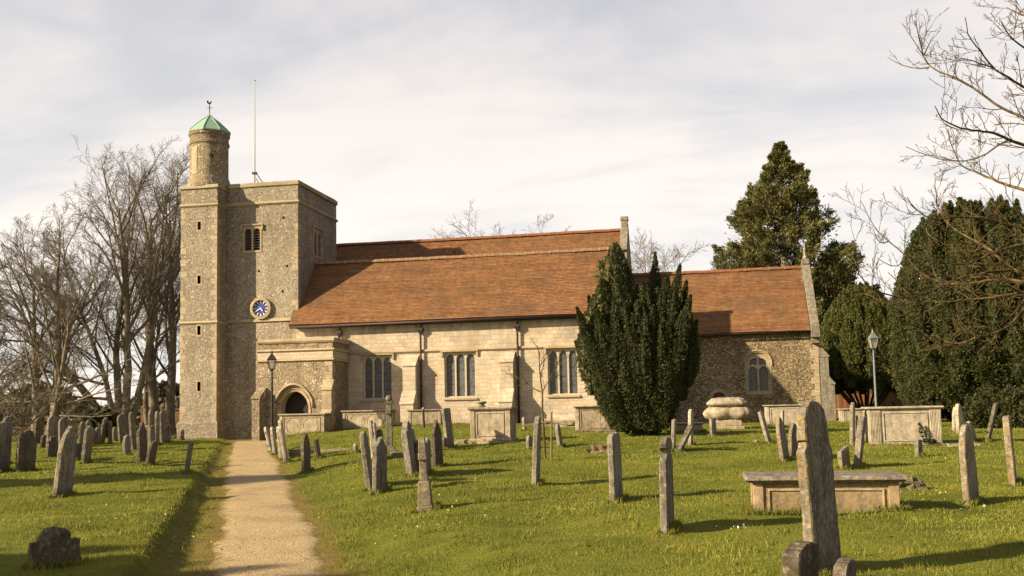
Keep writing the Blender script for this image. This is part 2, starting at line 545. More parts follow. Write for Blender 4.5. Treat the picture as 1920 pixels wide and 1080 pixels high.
M['stone_grey'] = gravestone('lichened_grey_stone', (.305, .27, .21), .5, .25, .5)
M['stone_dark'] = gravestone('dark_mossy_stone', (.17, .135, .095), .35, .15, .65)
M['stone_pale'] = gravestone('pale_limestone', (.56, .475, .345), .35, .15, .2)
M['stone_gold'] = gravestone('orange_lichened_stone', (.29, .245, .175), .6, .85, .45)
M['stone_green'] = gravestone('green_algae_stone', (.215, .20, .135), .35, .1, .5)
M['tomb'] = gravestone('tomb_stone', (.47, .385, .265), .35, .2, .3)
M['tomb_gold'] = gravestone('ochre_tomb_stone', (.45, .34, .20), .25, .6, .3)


def bark(name, base, light):
    mt, nt = newmat(name)
    p = objc(nt)
    n = nt.noise(nt.mapv(p, scale=(3, 3, .8)), 3.0, 6, .7)
    c = nt.mix(nt.smooth(n, .35, .7), base, light)
    nt.out(c, .95, nt.bump(n, .8, .03), .15)
    return mt


M['bark_grey'] = bark('grey_brown_bark', (.17, .14, .10), (.34, .285, .20))
M['bark_far'] = bark('far_bark', (.22, .18, .13), (.33, .275, .20))
M['bark_gold'] = bark('lichened_bark', (.065, .046, .028), (.23, .165, .058))
M['bark_yew'] = bark('yew_bark', (.10, .06, .04), (.22, .15, .10))


def leafmat(name, dark, light, transl=.25):
    mt, nt = newmat(name)
    a = nt.n('ShaderNodeAttribute', attribute_name='tint').outputs['Fac']
    p = objc(nt)
    n = nt.noise(p, 1.1, 4)
    f = nt.math('ADD', nt.math('MULTIPLY', a, .7), nt.math('MULTIPLY', n, .35), clamp=True)
    c = nt.mix(f, [x * ALB for x in dark], [x * ALB for x in light])
    b = nt.n('ShaderNodeBsdfPrincipled')
    nt.set(b.inputs['Base Color'], c); b.inputs['Roughness'].default_value = .65; b.inputs['Specular IOR Level'].default_value = .25
    tr = nt.n('ShaderNodeBsdfTranslucent', {'Color': c})
    mx = nt.n('ShaderNodeMixShader', {0: transl})
    nt.t.links.new(b.outputs[0], mx.inputs[1]); nt.t.links.new(tr.outputs[0], mx.inputs[2])
    o = nt.n('ShaderNodeOutputMaterial')
    nt.t.links.new(mx.outputs[0], o.inputs[0])
    return mt


M['yew_leaf'] = leafmat('yew_needles', (.022, .030, .010), (.115, .118, .034))
M['yew_big_leaf'] = leafmat('old_yew_needles', (.022, .029, .009), (.120, .125, .032))
M['yew_round_leaf'] = leafmat('round_yew_needles', (.04, .05, .012), (.19, .19, .045))
M['fir_leaf'] = leafmat('conifer_sprays', (.058, .066, .022), (.28, .25, .076))
M['ivy_leaf'] = leafmat('ivy_leaves', (.05, .06, .02), (.20, .19, .065))
M['hedge_leaf'] = leafmat('hedge_twigs', (.10, .08, .045), (.22, .18, .09))
M['shrub_leaf'] = leafmat('shrub_leaves', (.02, .035, .010), (.07, .09, .025))
M['grass_blade'] = leafmat('grass_blades', (.118, .148, .018), (.425, .40, .068), .36)


def ground_mat():
    mt, nt = newmat('turf')
    p = pos(nt)
    wear = nt.n('ShaderNodeAttribute', attribute_name='wear').outputs['Fac']
    n1 = nt.noise(p, .55, 6, .62)
    n2 = nt.noise(p, 5.5, 5, .7)
    n3 = nt.noise(p, 38, 3, .7)
    c = nt.mix(nt.smooth(n1, .32, .68), (.125, .155, .017), (.24, .25, .032))
    c = nt.mix(nt.math('MULTIPLY', nt.smooth(n2, .5, .75), .6), c, (.27, .235, .05))
    c = nt.mix(1.0, c, nt.ramp(n3, [(.25, .55), (.75, 1.35)]), 'MULTIPLY')
    moss = nt.mix(nt.smooth(n2, .35, .65), (.20, .155, .03), (.30, .21, .075))
    c = nt.mix(nt.math('MULTIPLY', wear, nt.smooth(nt.math('ADD', n2, nt.math('MULTIPLY', wear, .35)), .45, .7)), c, moss)
    nt.out(c, .95, nt.bump(nt.math('ADD', n3, n2), .8, .05), .1)
    return mt


def gravel_mat():
    mt, nt = newmat('path_gravel')
    p = pos(nt)
    vo = nt.n('ShaderNodeTexVoronoi', {'Vector': p, 'Scale': 62.0})
    rnd = nt.n('ShaderNodeSeparateColor', {0: vo.outputs['Color']}).outputs[0]
    c = nt.ramp(rnd, [(0, (.36, .245, .115)), (.35, (.53, .385, .19)), (.7, (.62, .465, .245)), (1, (.74, .59, .36))])
    n = nt.noise(p, 1.1, 6, .65)
    c = nt.mix(1.0, c, nt.ramp(n, [(.25, .64), (.5, 1), (.8, 1.12)]), 'MULTIPLY')
    st = nt.noise(p, 7, 5, .7)
    c = nt.mix(nt.math('MULTIPLY', nt.smooth(st, .58, .72), .6), c, (.24, .16, .07))
    edge = nt.n('ShaderNodeAttribute', attribute_name='wear').outputs['Fac']
    c = nt.mix(nt.math('MULTIPLY', nt.smooth(nt.math('ADD', nt.noise(p, 4, 5, .7), nt.math('MULTIPLY', edge, .6)), .72, 1.0), .85), c, (.21, .17, .035))
    nt.out(c, .95, nt.bump(nt.math('ADD', vo.outputs['Distance'], nt.math('MULTIPLY', st, 1.2)), .6, .03), .15)
    return mt


M['turf'] = ground_mat()
M['gravel'] = gravel_mat()

# ------------------------------------------------------------------ ground, path, grass
rng = np.random.default_rng(11)


def axis_grid(fine0, fine1, step, far0, far1, grow=1.25):
    a = list(np.arange(fine0, fine1 + 1e-6, step))
    s = step
    while a[-1] < far1:
        s = min(s * grow, 90); a.append(a[-1] + s)
    s = step
    while a[0] > far0:
        s = min(s * grow, 90); a.insert(0, a[0] - s)
    return np.array(a)


gx = axis_grid(-30, 14, .17, -1500, 1500)
gy = axis_grid(4, 48, .17, -300, 2200)
XX, YY = np.meshgrid(gx, gy)
ZZ = ground_z(XX, YY) + .006 * rng.standard_normal(XX.shape) * (ss(1.0, 2.0, np.abs(path_d(XX, YY))))
nx, ny = len(gx), len(gy)
idx = np.arange(nx * ny).reshape(ny, nx)
quads = np.stack([idx[:-1, :-1].ravel(), idx[:-1, 1:].ravel(), idx[1:, 1:].ravel(), idx[1:, :-1].ravel()], 1)
dd = np.abs(path_d(XX, YY))
wear = (1 - ss(.6, np.where(path_d(XX, YY) < 0, 1.75, 1.15), dd)) * ((YY < 46) & (YY > -20))
ground = np_mesh('ground', np.stack([XX.ravel(), YY.ravel(), ZZ.ravel()], 1), quads, M['turf'], smooth=True, attr={'wear': wear.ravel()})
tag(ground, kind='structure')

# gravel path: a thin ragged sheet laid on the ground, turning towards the porch at its end
ns = np.arange(-4, 43.2, .16)
us = np.linspace(-1, 1, 15)
half_l = .62 + .06 * np.sin(ns * 1.3) + .04 * np.sin(ns * 3.9) + .012 * rng.standard_normal(len(ns)) + .012 * np.clip(ns - 8, 0, 20)
half_r = .60 + .06 * np.sin(ns * .9 + 2) + .04 * np.sin(ns * 4.3) + .012 * rng.standard_normal(len(ns)) + .006 * np.clip(ns - 8, 0, 20) + .9 * ss(38, 43, ns)
PV, PW = [], []
for i, N in enumerate(ns):
    for u in us:
        d = u * (half_l[i] if u < 0 else half_r[i])
        E = (.34 - .4834 * N) + d / .9
        PV.append((E, N, float(ground_z(E, N)) + .024 - .034 * abs(u) ** 7)); PW.append(abs(u) ** 3)
ip = np.arange(len(ns) * 15).reshape(len(ns), 15)
pq = np.stack([ip[:-1, :-1].ravel(), ip[:-1, 1:].ravel(), ip[1:, 1:].ravel(), ip[1:, :-1].ravel()], 1)
path = np_mesh('path', PV, pq, M['gravel'], smooth=True, attr={'wear': PW})
tag(path, kind='structure')


def in_view(E, N, pad=1.06):
    dx = E * math.cos(HEAD) + N * math.sin(HEAD)
    dy = -E * math.sin(HEAD) + N * math.cos(HEAD)
    return (dy > 5.5) & (np.abs(dx / np.maximum(dy, .1)) < .515 * pad + .3 / np.maximum(dy, 1))


def scatter_grass(n, d0, d1, hgt, wid):
    r = np.sqrt(rng.random(n) * (d1 ** 2 - d0 ** 2) + d0 ** 2)
    th = -HEAD + (rng.random(n) - .5) * R(60)
    E, N = r * np.sin(th), r * np.cos(th)
    d = path_d(E, N)
    keep = in_view(E, N) & ((np.abs(d) > .62 + .35 * rng.random(n) ** 1.5 + .5 * rng.random(n) * (d < 0)) | (N > 43.5))
    keep &= ~((N > 46.8) & (E > -24) & (E < 6))
    patch = np.sin(E * 2.1 + 1.3 * np.sin(N)) * np.sin(N * 1.7 + np.sin(E * 1.3))
    keep &= rng.random(n) < .75 + .25 * patch
    E, N, patch = E[keep], N[keep], patch[keep]
    return E, N, hgt * (.55 + .9 * rng.random(len(E)) ** 1.6) * (1 + .25 * patch), wid * (.7 + .6 * rng.random(len(E)))


gs = [scatter_grass(300000, 6.0, 12.5, .025, .0038), scatter_grass(330000, 12.5, 23, .030, .0075), scatter_grass(200000, 23, 48, .040, .016)]
GE, GN, GH, GW = (np.concatenate([g[i] for g in gs]) for i in range(4))
STONE_SPOTS = []      # filled by the table of headstones below; longer tufts grow round them


def make_grass(spots):
    global GE, GN, GH, GW
    e2, n2, h2, w2 = [GE], [GN], [GH], [GW]
    for (E, N, wd, th, yaw) in spots:
        dist = math.hypot(E, N)
        k = int(np.clip(9000 / dist, 160, 800) * (wd + .4))
        # along the foot of the stone, both faces and the ends
        t = (rng.random(k) - .5) * (wd + .10)
        s = np.where(rng.random(k) < .5, -1, 1) * (th / 2 + .015 + .07 * rng.random(k) ** 2)
        c, sn = math.cos(yaw), math.sin(yaw)
        e2.append(E + s * c - t * sn); n2.append(N + s * sn + t * c)
        h2.append(.075 * (.5 + rng.random(k))); w2.append(np.full(k, .0045 + .00035 * dist))
    # ranker tufts here and there in the lawn
    for k in range(1500):
        r = 6 + 34 * rng.random() ** 1.3; th = -HEAD + (rng.random() - .5) * R(60)
        E0, N0 = r * math.sin(th), r * math.cos(th)
        dpt = path_d(E0, N0)
        if abs(dpt) < .8 or (N0 > 46.5 and E0 < 6): continue
        q = int(rng.integers(14, 46)); s_ = .05 + .10 * rng.random()
        e2.append(E0 + s_ * rng.standard_normal(q)); n2.append(N0 + s_ * rng.standard_normal(q))
        h2.append((.035 + .035 * rng.random()) * (.5 + rng.random(q))); w2.append(np.full(q, .004 + .00035 * r))
    E, N, H, W = (np.concatenate(x) for x in (e2, n2, h2, w2))
    n = len(E)
    H = H * (.65 + .7 * (.5 + .5 * np.sin(E * 5.3 + 2 * np.sin(N * 2.3)) * np.sin(N * 4.7 + 1.7 * np.sin(E * 2.9))))
    z = ground_z(E, N)
    a = rng.random(n) * 2 * np.pi
    lean = (rng.random(n) ** .8) * .75
    la = rng.random(n) * 2 * np.pi
    dx, dy = np.cos(a) * W, np.sin(a) * W
    base = np.stack([E, N, z - .008], 1)
    tip = base + np.stack([np.cos(la) * lean * H, np.sin(la) * lean * H, H], 1)
    V = np.empty((n, 3, 3))
    V[:, 0] = base; V[:, 0, 0] -= dx; V[:, 0, 1] -= dy
    V[:, 1] = base; V[:, 1, 0] += dx; V[:, 1, 1] += dy
    V[:, 2] = tip
    big = .5 + .5 * np.sin(E * .9 + np.sin(N * .7) * 1.5) * np.sin(N * .8 + np.sin(E * .5))
    mid = .5 + .5 * np.sin(E * 3.1 + 2 * np.sin(N * 1.3)) * np.sin(N * 2.7 + 1.1 * np.sin(E * 1.7))
    tint = np.clip(.50 * big + .38 * mid + .36 * rng.random(n) ** 1.3 - .14, 0, 1)
    o = np_mesh('grass', V.reshape(-1, 3), np.arange(n * 3).reshape(n, 3), M['grass_blade'], attr={'tint': np.repeat(tint, 3)})
    tag(o, 'short green spring turf covering the churchyard on both sides of the path', 'grass', kind='stuff')


# ------------------------------------------------------------------ the church
M['window_stone'] = simple('pale_window_stone', (.56, .48, .35), .85, .15, 7)
CH = Vector((-10.0, 50.0, .6))
church = thing('church', 'flint and stone church with clock tower, orange tiled roofs and flat topped porch', 'church', CH)


def arch_pts(u0, u1, v0, vs, va, n=10, kind='pointed'):
    """opening outline from sill v0 up to the springing vs and the apex va"""
    uc = (u0 + u1) / 2; h = (u1 - u0) / 2
    pts = [(u0, v0), (u1, v0)]
    if kind == 'pointed':
        for i in range(n + 1):
            t = i / n
            pts.append((u1 - h * (1 - math.cos(t * math.pi / 2)) ** .86, vs + (va - vs) * math.sin(t * math.pi / 2) ** .92))
        for i in range(n - 1, -1, -1):
            t = i / n
            pts.append((u0 + h * (1 - math.cos(t * math.pi / 2)) ** .86, vs + (va - vs) * math.sin(t * math.pi / 2) ** .92))
    else:
        for i in range(2 * n + 1):
            a = math.pi * i / (2 * n)
            pts.append((uc + h * math.cos(a), vs + (va - vs) * math.sin(a)))
    out = []
    for p in pts:
        if not out or math.hypot(p[0] - out[-1][0], p[1] - out[-1][1]) > 1e-4: out.append(p)
    if math.hypot(out[0][0] - out[-1][0], out[0][1] - out[-1][1]) < 1e-4: out.pop()
    return out


def S(y):   # south facing wall plane at y
    return lambda u, v, w: (u, y + w, v)


def Ew(x):  # east facing wall plane at x
    return lambda u, v, w: (x - w, u, v)


def rect(u0, u1, v0, v1):
    return [(u0, v0), (u1, v0), (u1, v1), (u0, v1)]


def opening(fn, name, outline, lights, mat_frame, proud=.03, deep=.30, pane_mat=None, pane_depth=.20, border=.09, hood=None, label=None):
    """stone window: frame sheet with arched lights standing in the wall, a pane behind it"""
    mb = MB()
    mb.wall(outline, lights, lambda u, v, w: fn(u, v, w - proud), proud + pane_depth + .02)
    n = len(outline)
    mb.add([fn(u, v, -proud) for u, v in outline] + [fn(u, v, deep) for u, v in outline], [(i, (i + 1) % n, n + (i + 1) % n, n + i) for i in range(n)])
    if hood:
        for a, b in zip(hood[:-1], hood[1:]):
            mb.tube([fn(a[0], a[1], -proud - .03), fn(b[0], b[1], -proud - .03)], .055, 6)
    f = mb.build('window', mat_frame, church)
    us_ = [p[0] for p in outline]; vs_ = [p[1] for p in outline]
    pm = MB()
    pm.wall(rect(min(us_), max(us_), min(vs_), max(vs_)), [], lambda u, v, w: fn(u, v, pane_depth))
    pm.build('pane', pane_mat or M['glass'], f)
    return f


TX0, TX1, TY0, TY1 = -25.3, -19.95, 47.3, 52.75
UX0, UX1, UY0, UY1 = -25.86, -23.86, 46.25, 48.4
TZ = 13.45
# tower
mb = MB()
louv = [(-22.95, 10.05), (-21.93, 10.05), (-21.93, 11.42), (-22.95, 11.42)]
ewin = [(49.25, 10.0), (50.55, 10.0), (50.55, 11.55), (49.25, 11.55)]
holes = [rect(-21.75 + dx, -21.63 + dx, z, z + .13) for dx, z in ((.95, 12.1 - .4), (.9, 7.9), (-.4, 9.0), (1.15, 9.2))]
mb.wall(rect(UX1 - .05, TX1, .2, TZ), [louv] + holes, S(TY0), .3)
mb.wall(rect(TY0, TY1, .2, TZ), [ewin], Ew(TX1), .3)
mb.add([(TX0, TY1, .2), (TX1, TY1, .2), (TX1, TY1, TZ), (TX0, TY1, TZ)], [(0, 1, 2, 3)])
mb.add([(TX0, TY0, .2), (TX0, TY1, .2), (TX0, TY1, TZ), (TX0, TY0, TZ)], [(0, 1, 2, 3)])
mb.build('tower_wall', M['flint'], church)
mb = MB()
mb.box(TX0 + .4, TX1 - .4, TY0 + .4, TY1 - .4, 12.9, 13.0)
mb.build('tower_roof', M['lead'], church)
for h in holes:
    mb = MB()
    mb.add([(h[0][0], TY0 + .29, h[0][1]), (h[1][0], TY0 + .29, h[0][1]), (h[1][0], TY0 + .29, h[2][1]), (h[0][0], TY0 + .29, h[2][1])], [(0, 1, 2, 3)])
    mb.build('putlog_hole', M['black'], church)


def band(name, x0, x1, y0, y1, z0, z1, p, mat=None, roof=0.0):
    """moulded string course round the south and east faces"""
    b = MB()
    b.frustum(x0 - p, x1 + p, y0 - p, y1 + p, z0 + (z1 - z0) * .45, z1, p * .8 if not roof else roof, p * .8 if not roof else roof)
    b.frustum(x0 - p, x1 + p, y0 - p, y1 + p, z0 + (z1 - z0) * .45, z0, p * .7, p * .7)
    return b.build(name, mat or M['dressed'], church)


def ring(name, x0, x1, y0, y1, z0, z1, p, t=.45, mat=None):
    """parapet coping: hollow square"""
    b = MB()
    b.box(x0 - p, x1 + p, y0 - p, y0 + t, z0, z1)
    b.box(x0 - p, x1 + p, y1 - t, y1 + p, z0, z1)
    b.box(x0 - p, x0 + t, y0 + t, y1 - t, z0, z1)
    b.box(x1 - t, x1 + p, y0 + t, y1 - t, z0, z1)
    return b.build(name, mat or M['dressed'], church, bevel=.03)


ring('parapet_coping', TX0, TX1, TY0, TY1, TZ, 13.68, .07)
band('string_course', TX0, TX1, TY0, TY1, 12.48, 12.66, .10)
b = MB()
b.frustum(UX1, TX1 + .02, TY0 - .09, TY0 + .1, 6.45, 6.60, 0, .07)
b.build('string_course', M['dressed'], church)
b = MB()
b.box(UX1, TX1 + .09, TY0 - .10, TY1, .2, 1.35); b.frustum(UX1, TX1 + .09, TY0 - .10, TY1, 1.35, 1.47, 0, .09)
b.build('tower_plinth', M['flint'], church)

# stair turret
mb = MB()
slits = [(-24.94, -24.76, 11.17, 11.59), (-24.93, -24.75, 8.4, 8.82), (-24.92, -24.74, 5.8, 6.26), (-24.9, -24.72, 2.97, 3.43)]
mb.wall(rect(UX0, UX1, .2, 13.30), [rect(*s_) for s_ in slits], S(UY0), .35)
mb.add([(UX1, UY0, .2), (UX1, UY1, .2), (UX1, UY1, 13.30), (UX1, UY0, 13.30)], [(0, 1, 2, 3)])
mb.add([(UX0, UY0, .2), (UX0, UY1 + 1, .2), (UX0, UY1 + 1, 13.30), (UX0, UY0, 13.30)], [(0, 1, 2, 3)])
mb.add([(UX0, UY1 + 1, .2), (UX1, UY1 + 1, .2), (UX1, UY1 + 1, 13.3), (UX0, UY1 + 1, 13.3)], [(0, 1, 2, 3)])
mb.build('turret_wall', M['flint'], church)
for x0, x1, z0, z1 in slits:
    b = MB()
    b.wall(rect(x0 - .07, x1 + .07, z0 - .09, z1 + .09), [rect(x0, x1, z0, z1)], lambda u, v, w: (u, UY0 - .008 + w, v), .2)
    f = b.build('slit_window', M['dressed'], church)
    b = MB(); b.wall(rect(x0 - .05, x1 + .05, z0 - .05, z1 + .05), [], S(UY0 + .33))
    b.build('pane', M['black'], f)
b = MB()
b.box(UX0 - .08, UX1 + .08, UY0 - .08, UY1 + .9, 13.30, 13.40); b.frustum(UX0 - .08, UX1 + .08, UY0 - .08, UY1 + .9, 13.40, 13.50, .06, .06)
b.build('turret_coping', M['dressed'], church, bevel=.02)
band('string_course', UX0, UX1, UY0, UY1, 12.36, 12.52, .09)
band('string_course', UX0, UX1, UY0, UY1, 6.34, 6.50, .09)
b = MB()
b.box(UX0 - .10, UX1 + .10, UY0 - .10, UY1, .2, 1.35); b.frustum(UX0 - .10, UX1 + .10, UY0 - .10, UY1, 1.35, 1.47, .09, .09)
b.build('turret_plinth', M['flint'], church)
# quoins: alternately long and short blocks, a few millimetres proud
rq = random.Random(4)
for (cx, cy, sx, sy, zs, ze) in ((UX1, UY0, -1, 1, 1.5, 12.3), (UX0, UY0, 1, 1, 1.5, 6.3), (TX1, TY0, -1, 1, 5.2, 12.4), (UX0, UY0, 1, 1, 6.6, 12.3)):
    z = zs; k = 0
    while z < ze - .2:
        h = rq.uniform(.24, .36)
        lx, ly = (rq.uniform(.26, .36), rq.uniform(.16, .22)) if k % 2 else (rq.uniform(.14, .2), rq.uniform(.28, .4))
        if rq.random() < (.9 if zs < 2 else .62):
            xa, xb = sorted((cx - sx * .006, cx + sx * lx)); ya, yb = sorted((cy - sy * .006, cy + sy * ly))
            MB().box(xa, xb, ya, yb, z + .012, min(z + h, ze) - .004).build('quoin', M['dressed'], church, bevel=.012, seg=1)
        z += h; k += 1
# round top of the turret with its copper cap and weather vane
DC = (-24.84, 47.25, 0)
b = MB()
b.lathe([(1.10, 13.45), (1.10, 13.62), (1.02, 13.95), (.97, 14.05), (.97, 15.72), (1.02, 15.76), (1.03, 15.86), (.98, 15.92), (.98, 16.18), (1.04, 16.24), (1.05, 16.42), (.9, 16.42)], DC, 40)
drum = b.build('turret_drum', M['flint_porch'], church, smooth=False)
b = MB()
for ang, z0, z1, dw in ((-1.95, 14.1, 15.55, .2), (-1.15, 14.5, 15.4, .13), (-2.6, 14.2, 15.5, .15)):
    for k in range(4):
        a0, a1 = ang - dw + k * dw / 2, ang - dw + (k + 1) * dw / 2
        b.add([(DC[0] + .985 * math.cos(a), DC[1] + .985 * math.sin(a), z) for z in (z0, z1) for a in (a0, a1)], [(0, 1, 3, 2)])
b.build('stone_patch', M['dressed'], drum)
b = MB()
b.lathe([(.002, -.1), (.10, -.1), (.10, .02), (.002, .02)], (0, 0, 0), 12)
b.v = [(DC[0] + .55 + x, DC[1] - .80 + z, 15.05 + y) for x, y, z in b.v]
b.build('drum_hole', M['black'], drum)
b = MB()
cone = [(1.12, 16.40), (1.10, 16.46), (.80, 16.76), (.48, 17.06), (.20, 17.27), (.05, 17.42), (.03, 17.5)]
b.lathe(cone, DC, 8, a0=.2)
cap = b.build('copper_cap', M['copper'], church)
b = MB()
for k in range(8):
    a = .2 + k * math.pi / 4
    b.tube([(DC[0] + r * math.cos(a), DC[1] + r * math.sin(a), z + .01) for r, z in cone[1:-1]], .022, 5)
b.build('standing_seam', M['copper'], cap)
b = MB()
b.tube([(DC[0], DC[1], 17.4), (DC[0], DC[1], 18.05)], .022, 8)
b.lathe([(.0, 17.69), (.035, 17.72), (.0, 17.78)], DC, 10, cap=False)
for a, l in ((0, .17), (math.pi, .17), (math.pi / 2, .17), (-math.pi / 2, .17)):
    b.tube([(DC[0], DC[1], 17.83), (DC[0] + l * math.cos(a), DC[1] + l * math.sin(a), 17.83)], .010, 5)
vane = b.build('weather_vane', M['iron'], church)
ck = [(-.20, .10), (-.13, .02), (-.05, .0), (.05, .0), (.10, .06), (.13, .16), (.20, .17), (.15, .22), (.13, .27), (.08, .24), (.05, .14), (-.03, .11), (-.08, .16), (-.10, .26), (-.17, .28), (-.22, .2)]
b = MB()
b.prism([(u, v + 18.02) for u, v in ck], lambda u, v, w: (DC[0] + u * .5, DC[1] + u * .38 + w, 18.02 + (v - 18.02) * .7), -.010, .010)
b.build('cockerel', M['iron'], vane)
# flagpole on the tower roof
b = MB()
b.tube([(-23.6, 50, 12.95), (-23.6, 50, 15.0), (-23.6, 50, 20.05)], [.05, .042, .02], 10)
b.lathe([(.0, 20.05), (.055, 20.09), (.055, 20.13), (.0, 20.18)], (-23.6, 50, 0), 10, cap=False)
pole = b.build('flagpole', M['pole_white'], church, smooth=True)
b = MB()
b.box(-23.72, -23.48, 49.9, 50.1, 14.85, 14.95)
b.tube([(-23.5, 50, 14.88), (-22.3, 50.1, 13.1)], .025, 6); b.tube([(-23.5, 50, 14.60), (-22.75, 50.1, 13.1)], .022, 6)
b.build('pole_stay', M['iron'], pole)

# louvred bell opening
def lights(u0, u1, v0, vs, va, n, mull, kind='round'):
    w_ = (u1 - u0 - (n - 1) * mull) / n
    return [arch_pts(u0 + i * (w_ + mull), u0 + i * (w_ + mull) + w_, v0, vs, va, 6, kind) for i in range(n)]


def louvres(fn, f, u0, u1, v0, v1):
    b = MB()
    v = v0 + .03
    while v < v1:
        b.add([fn(u0, v, .05), fn(u1, v, .05), fn(u1, v + .10, .20), fn(u0, v + .10, .20), fn(u0, v - .018, .05), fn(u1, v - .018, .05), fn(u1, v + .082, .20), fn(u0, v + .082, .20)],
              [(0, 1, 2, 3), (4, 7, 6, 5), (0, 4, 5, 1), (3, 2, 6, 7)])
        v += .135
    b.build('louvre', M['louvre'], f)


f = opening(S(TY0), 'window', louv, lights(-22.87, -22.01, 10.14, 11.08, 11.30, 2, .09), M['dressed'], pane_mat=M['black'], pane_depth=.28,
            hood=[(-23.02, 11.2), (-23.02, 11.47), (-21.86, 11.47), (-21.86, 11.2)])
louvres(S(TY0), f, -22.88, -22.0, 10.14, 11.32)
f = opening(Ew(TX1), 'window', ewin, lights(49.40, 50.40, 10.12, 11.1, 11.38, 2, .12), M['dressed'], pane_mat=M['black'], pane_depth=.28,
            hood=[(49.2, 11.3), (49.2, 11.62), (50.6, 11.62), (50.6, 11.3)])
louvres(Ew(TX1), f, 49.40, 50.40, 10.12, 11.38)

# clock
CC = (-21.95, TY0, 7.13)
b = MB()


def disc(b, r0, r1, y, seg=40):
    vs = [(CC[0] + r * math.cos(2 * math.pi * k / seg), y, CC[2] + r * math.sin(2 * math.pi * k / seg)) for r in (r0, r1) for k in range(seg)]
    b.add(vs, [(k, (k + 1) % seg, seg + (k + 1) % seg, seg + k) for k in range(seg)])


def ringsolid(b, r0, r1, y0, y1, seg=48):
    disc(b, r0, r1, y0, seg)
    for r in (r0, r1):
        vs = [(CC[0] + r * math.cos(2 * math.pi * k / seg), y, CC[2] + r * math.sin(2 * math.pi * k / seg)) for y in (y0, y1) for k in range(seg)]
        b.add(vs, [(k, (k + 1) % seg, seg + (k + 1) % seg, seg + k) for k in range(seg)])


ringsolid(b, .43, .56, TY0 - .16, TY0)
clock = b.build('clock', M['dressed'], church)
b = MB(); disc(b, .0, .44, TY0 - .06); b.build('dial', M['clock_blue'], clock)
b = MB(); ringsolid(b, .415, .465, TY0 - .175, TY0 - .05); b.build('dial_rim', M['dressed'], clock)
for k in range(12):
    b = MB()
    a = math.pi / 2 - k * math.pi / 6
    ca, sa = math.cos(a), math.sin(a)
    q = [(.26, -.014), (.40, -.040), (.40, .040), (.26, .014)]
    b.prism([(r * ca - t * sa, r * sa + t * ca) for r, t in q], lambda u, v, w: (CC[0] + u, TY0 + w, CC[2] + v), -.085, -.065)
    b.build('hour_mark', M['clock_white'], clock)
for nm, ang, ln, wd in (('minute_hand', 240, .31, .026), ('hour_hand', 140, .22, .034)):
    a = math.pi / 2 - R(ang); ca, sa = math.cos(a), math.sin(a)
    q = [(-.06, -wd * .6), (ln * .7, -wd), (ln, 0), (ln * .7, wd), (-.06, wd * .6)]
    b = MB(); b.prism([(r * ca - t * sa, r * sa + t * ca) for r, t in q], lambda u, v, w: (CC[0] + u, TY0 + w, CC[2] + v), -.105 if nm[0] == 'm' else -.125, -.095 if nm[0] == 'm' else -.115)
    b.build(nm, M['clock_white'], clock)

# porch
PX0, PX1, PY0 = -20.98, -17.2, 44.85
door_arch = arch_pts(-19.84, -18.46, .4, 2.0, 2.80)
outer_arch = arch_pts(-20.06, -18.24, .41, 2.02, 3.06)
b = MB()
b.wall(rect(PX0, PX1, .3, 4.75), [outer_arch], S(PY0), .22)
b.add([(PX1, PY0, .3), (PX1, 47, .3), (PX1, 47, 4.75), (PX1, PY0, 4.75)], [(0, 1, 2, 3)])
b.add([(PX0, PY0, .3), (PX0, 47.2, .3), (PX0, 47.2, 4.75), (PX0, PY0, 4.75)], [(0, 1, 2, 3)])
b.build('porch_wall', M['flint_porch'], church)
b = MB()
b.box(PX0 - .003, PX1 + .03, PY0 - .03, 47.1, 4.32, 4.70)
b.build('parapet_band', M['ashlar'], church)
b = MB()
b.box(PX0 - .0, PX1 + .018, PY0 - .018, 47.1, 4.82, 5.12)
b.build('parapet_wall', M['flint_porch'], church)
for z0, z1, p in ((4.22, 4.33, .10), (4.69, 4.83, .12), (5.10, 5.32, .12)):
    b = MB()
    b.frustum(PX0 - .01, PX1 + p, PY0 - p, 47.15, z0 + (z1 - z0) * .4, z1, 0, 0.05); b.frustum(PX0 - .01, PX1 + p, PY0 - p, 47.15, z0 + (z1 - z0) * .4, z0, 0, .06)
    b.build('porch_moulding', M['dressed'], church)
b = MB()
b.wall(outer_arch, [door_arch], lambda u, v, w: (u, PY0 + .10 + w, v), .5)
arch = b.build('porch_arch', M['dressed'], church)
b = MB()
hood_o = [p for p in arch_pts(-20.12, -18.18, 1.95, 2.02, 3.14)[2:]]
b.tube([(u, PY0 - .03, v) for u, v in hood_o], .065, 6)
b.tube([(u, PY0 + .10, v) for u, v in arch_pts(-19.95, -18.35, .4, 2.0, 2.93)[1:]], .05, 6)
b.build('hood_mould', M['dressed'], arch, smooth=True)
b = MB()
k = 0
u = -19.84
while u < -18.47:
    b.box(u, min(u + .135, -18.46), PY0 + .60, PY0 + .66, .4, 2.85); u += .14
door = b.build('porch_door', M['dark_wood'], church)
b = MB(); b.box(-19.9, -18.4, PY0 + .668, PY0 + .70, .4, 2.9); b.build('door_back', M['black'], door)
# quoins of the porch
z = .6; k = 0
while z < 4.15:
    h = rq.uniform(.26, .36); lx, ly = (.38, .2) if k % 2 else (.2, .38)
    MB().box(PX1 - lx, PX1 + .006, PY0 - .006, PY0 + ly, z + .01, min(z + h, 4.18)).build('quoin', M['dressed'], church, bevel=.012, seg=1)
    z += h; k += 1


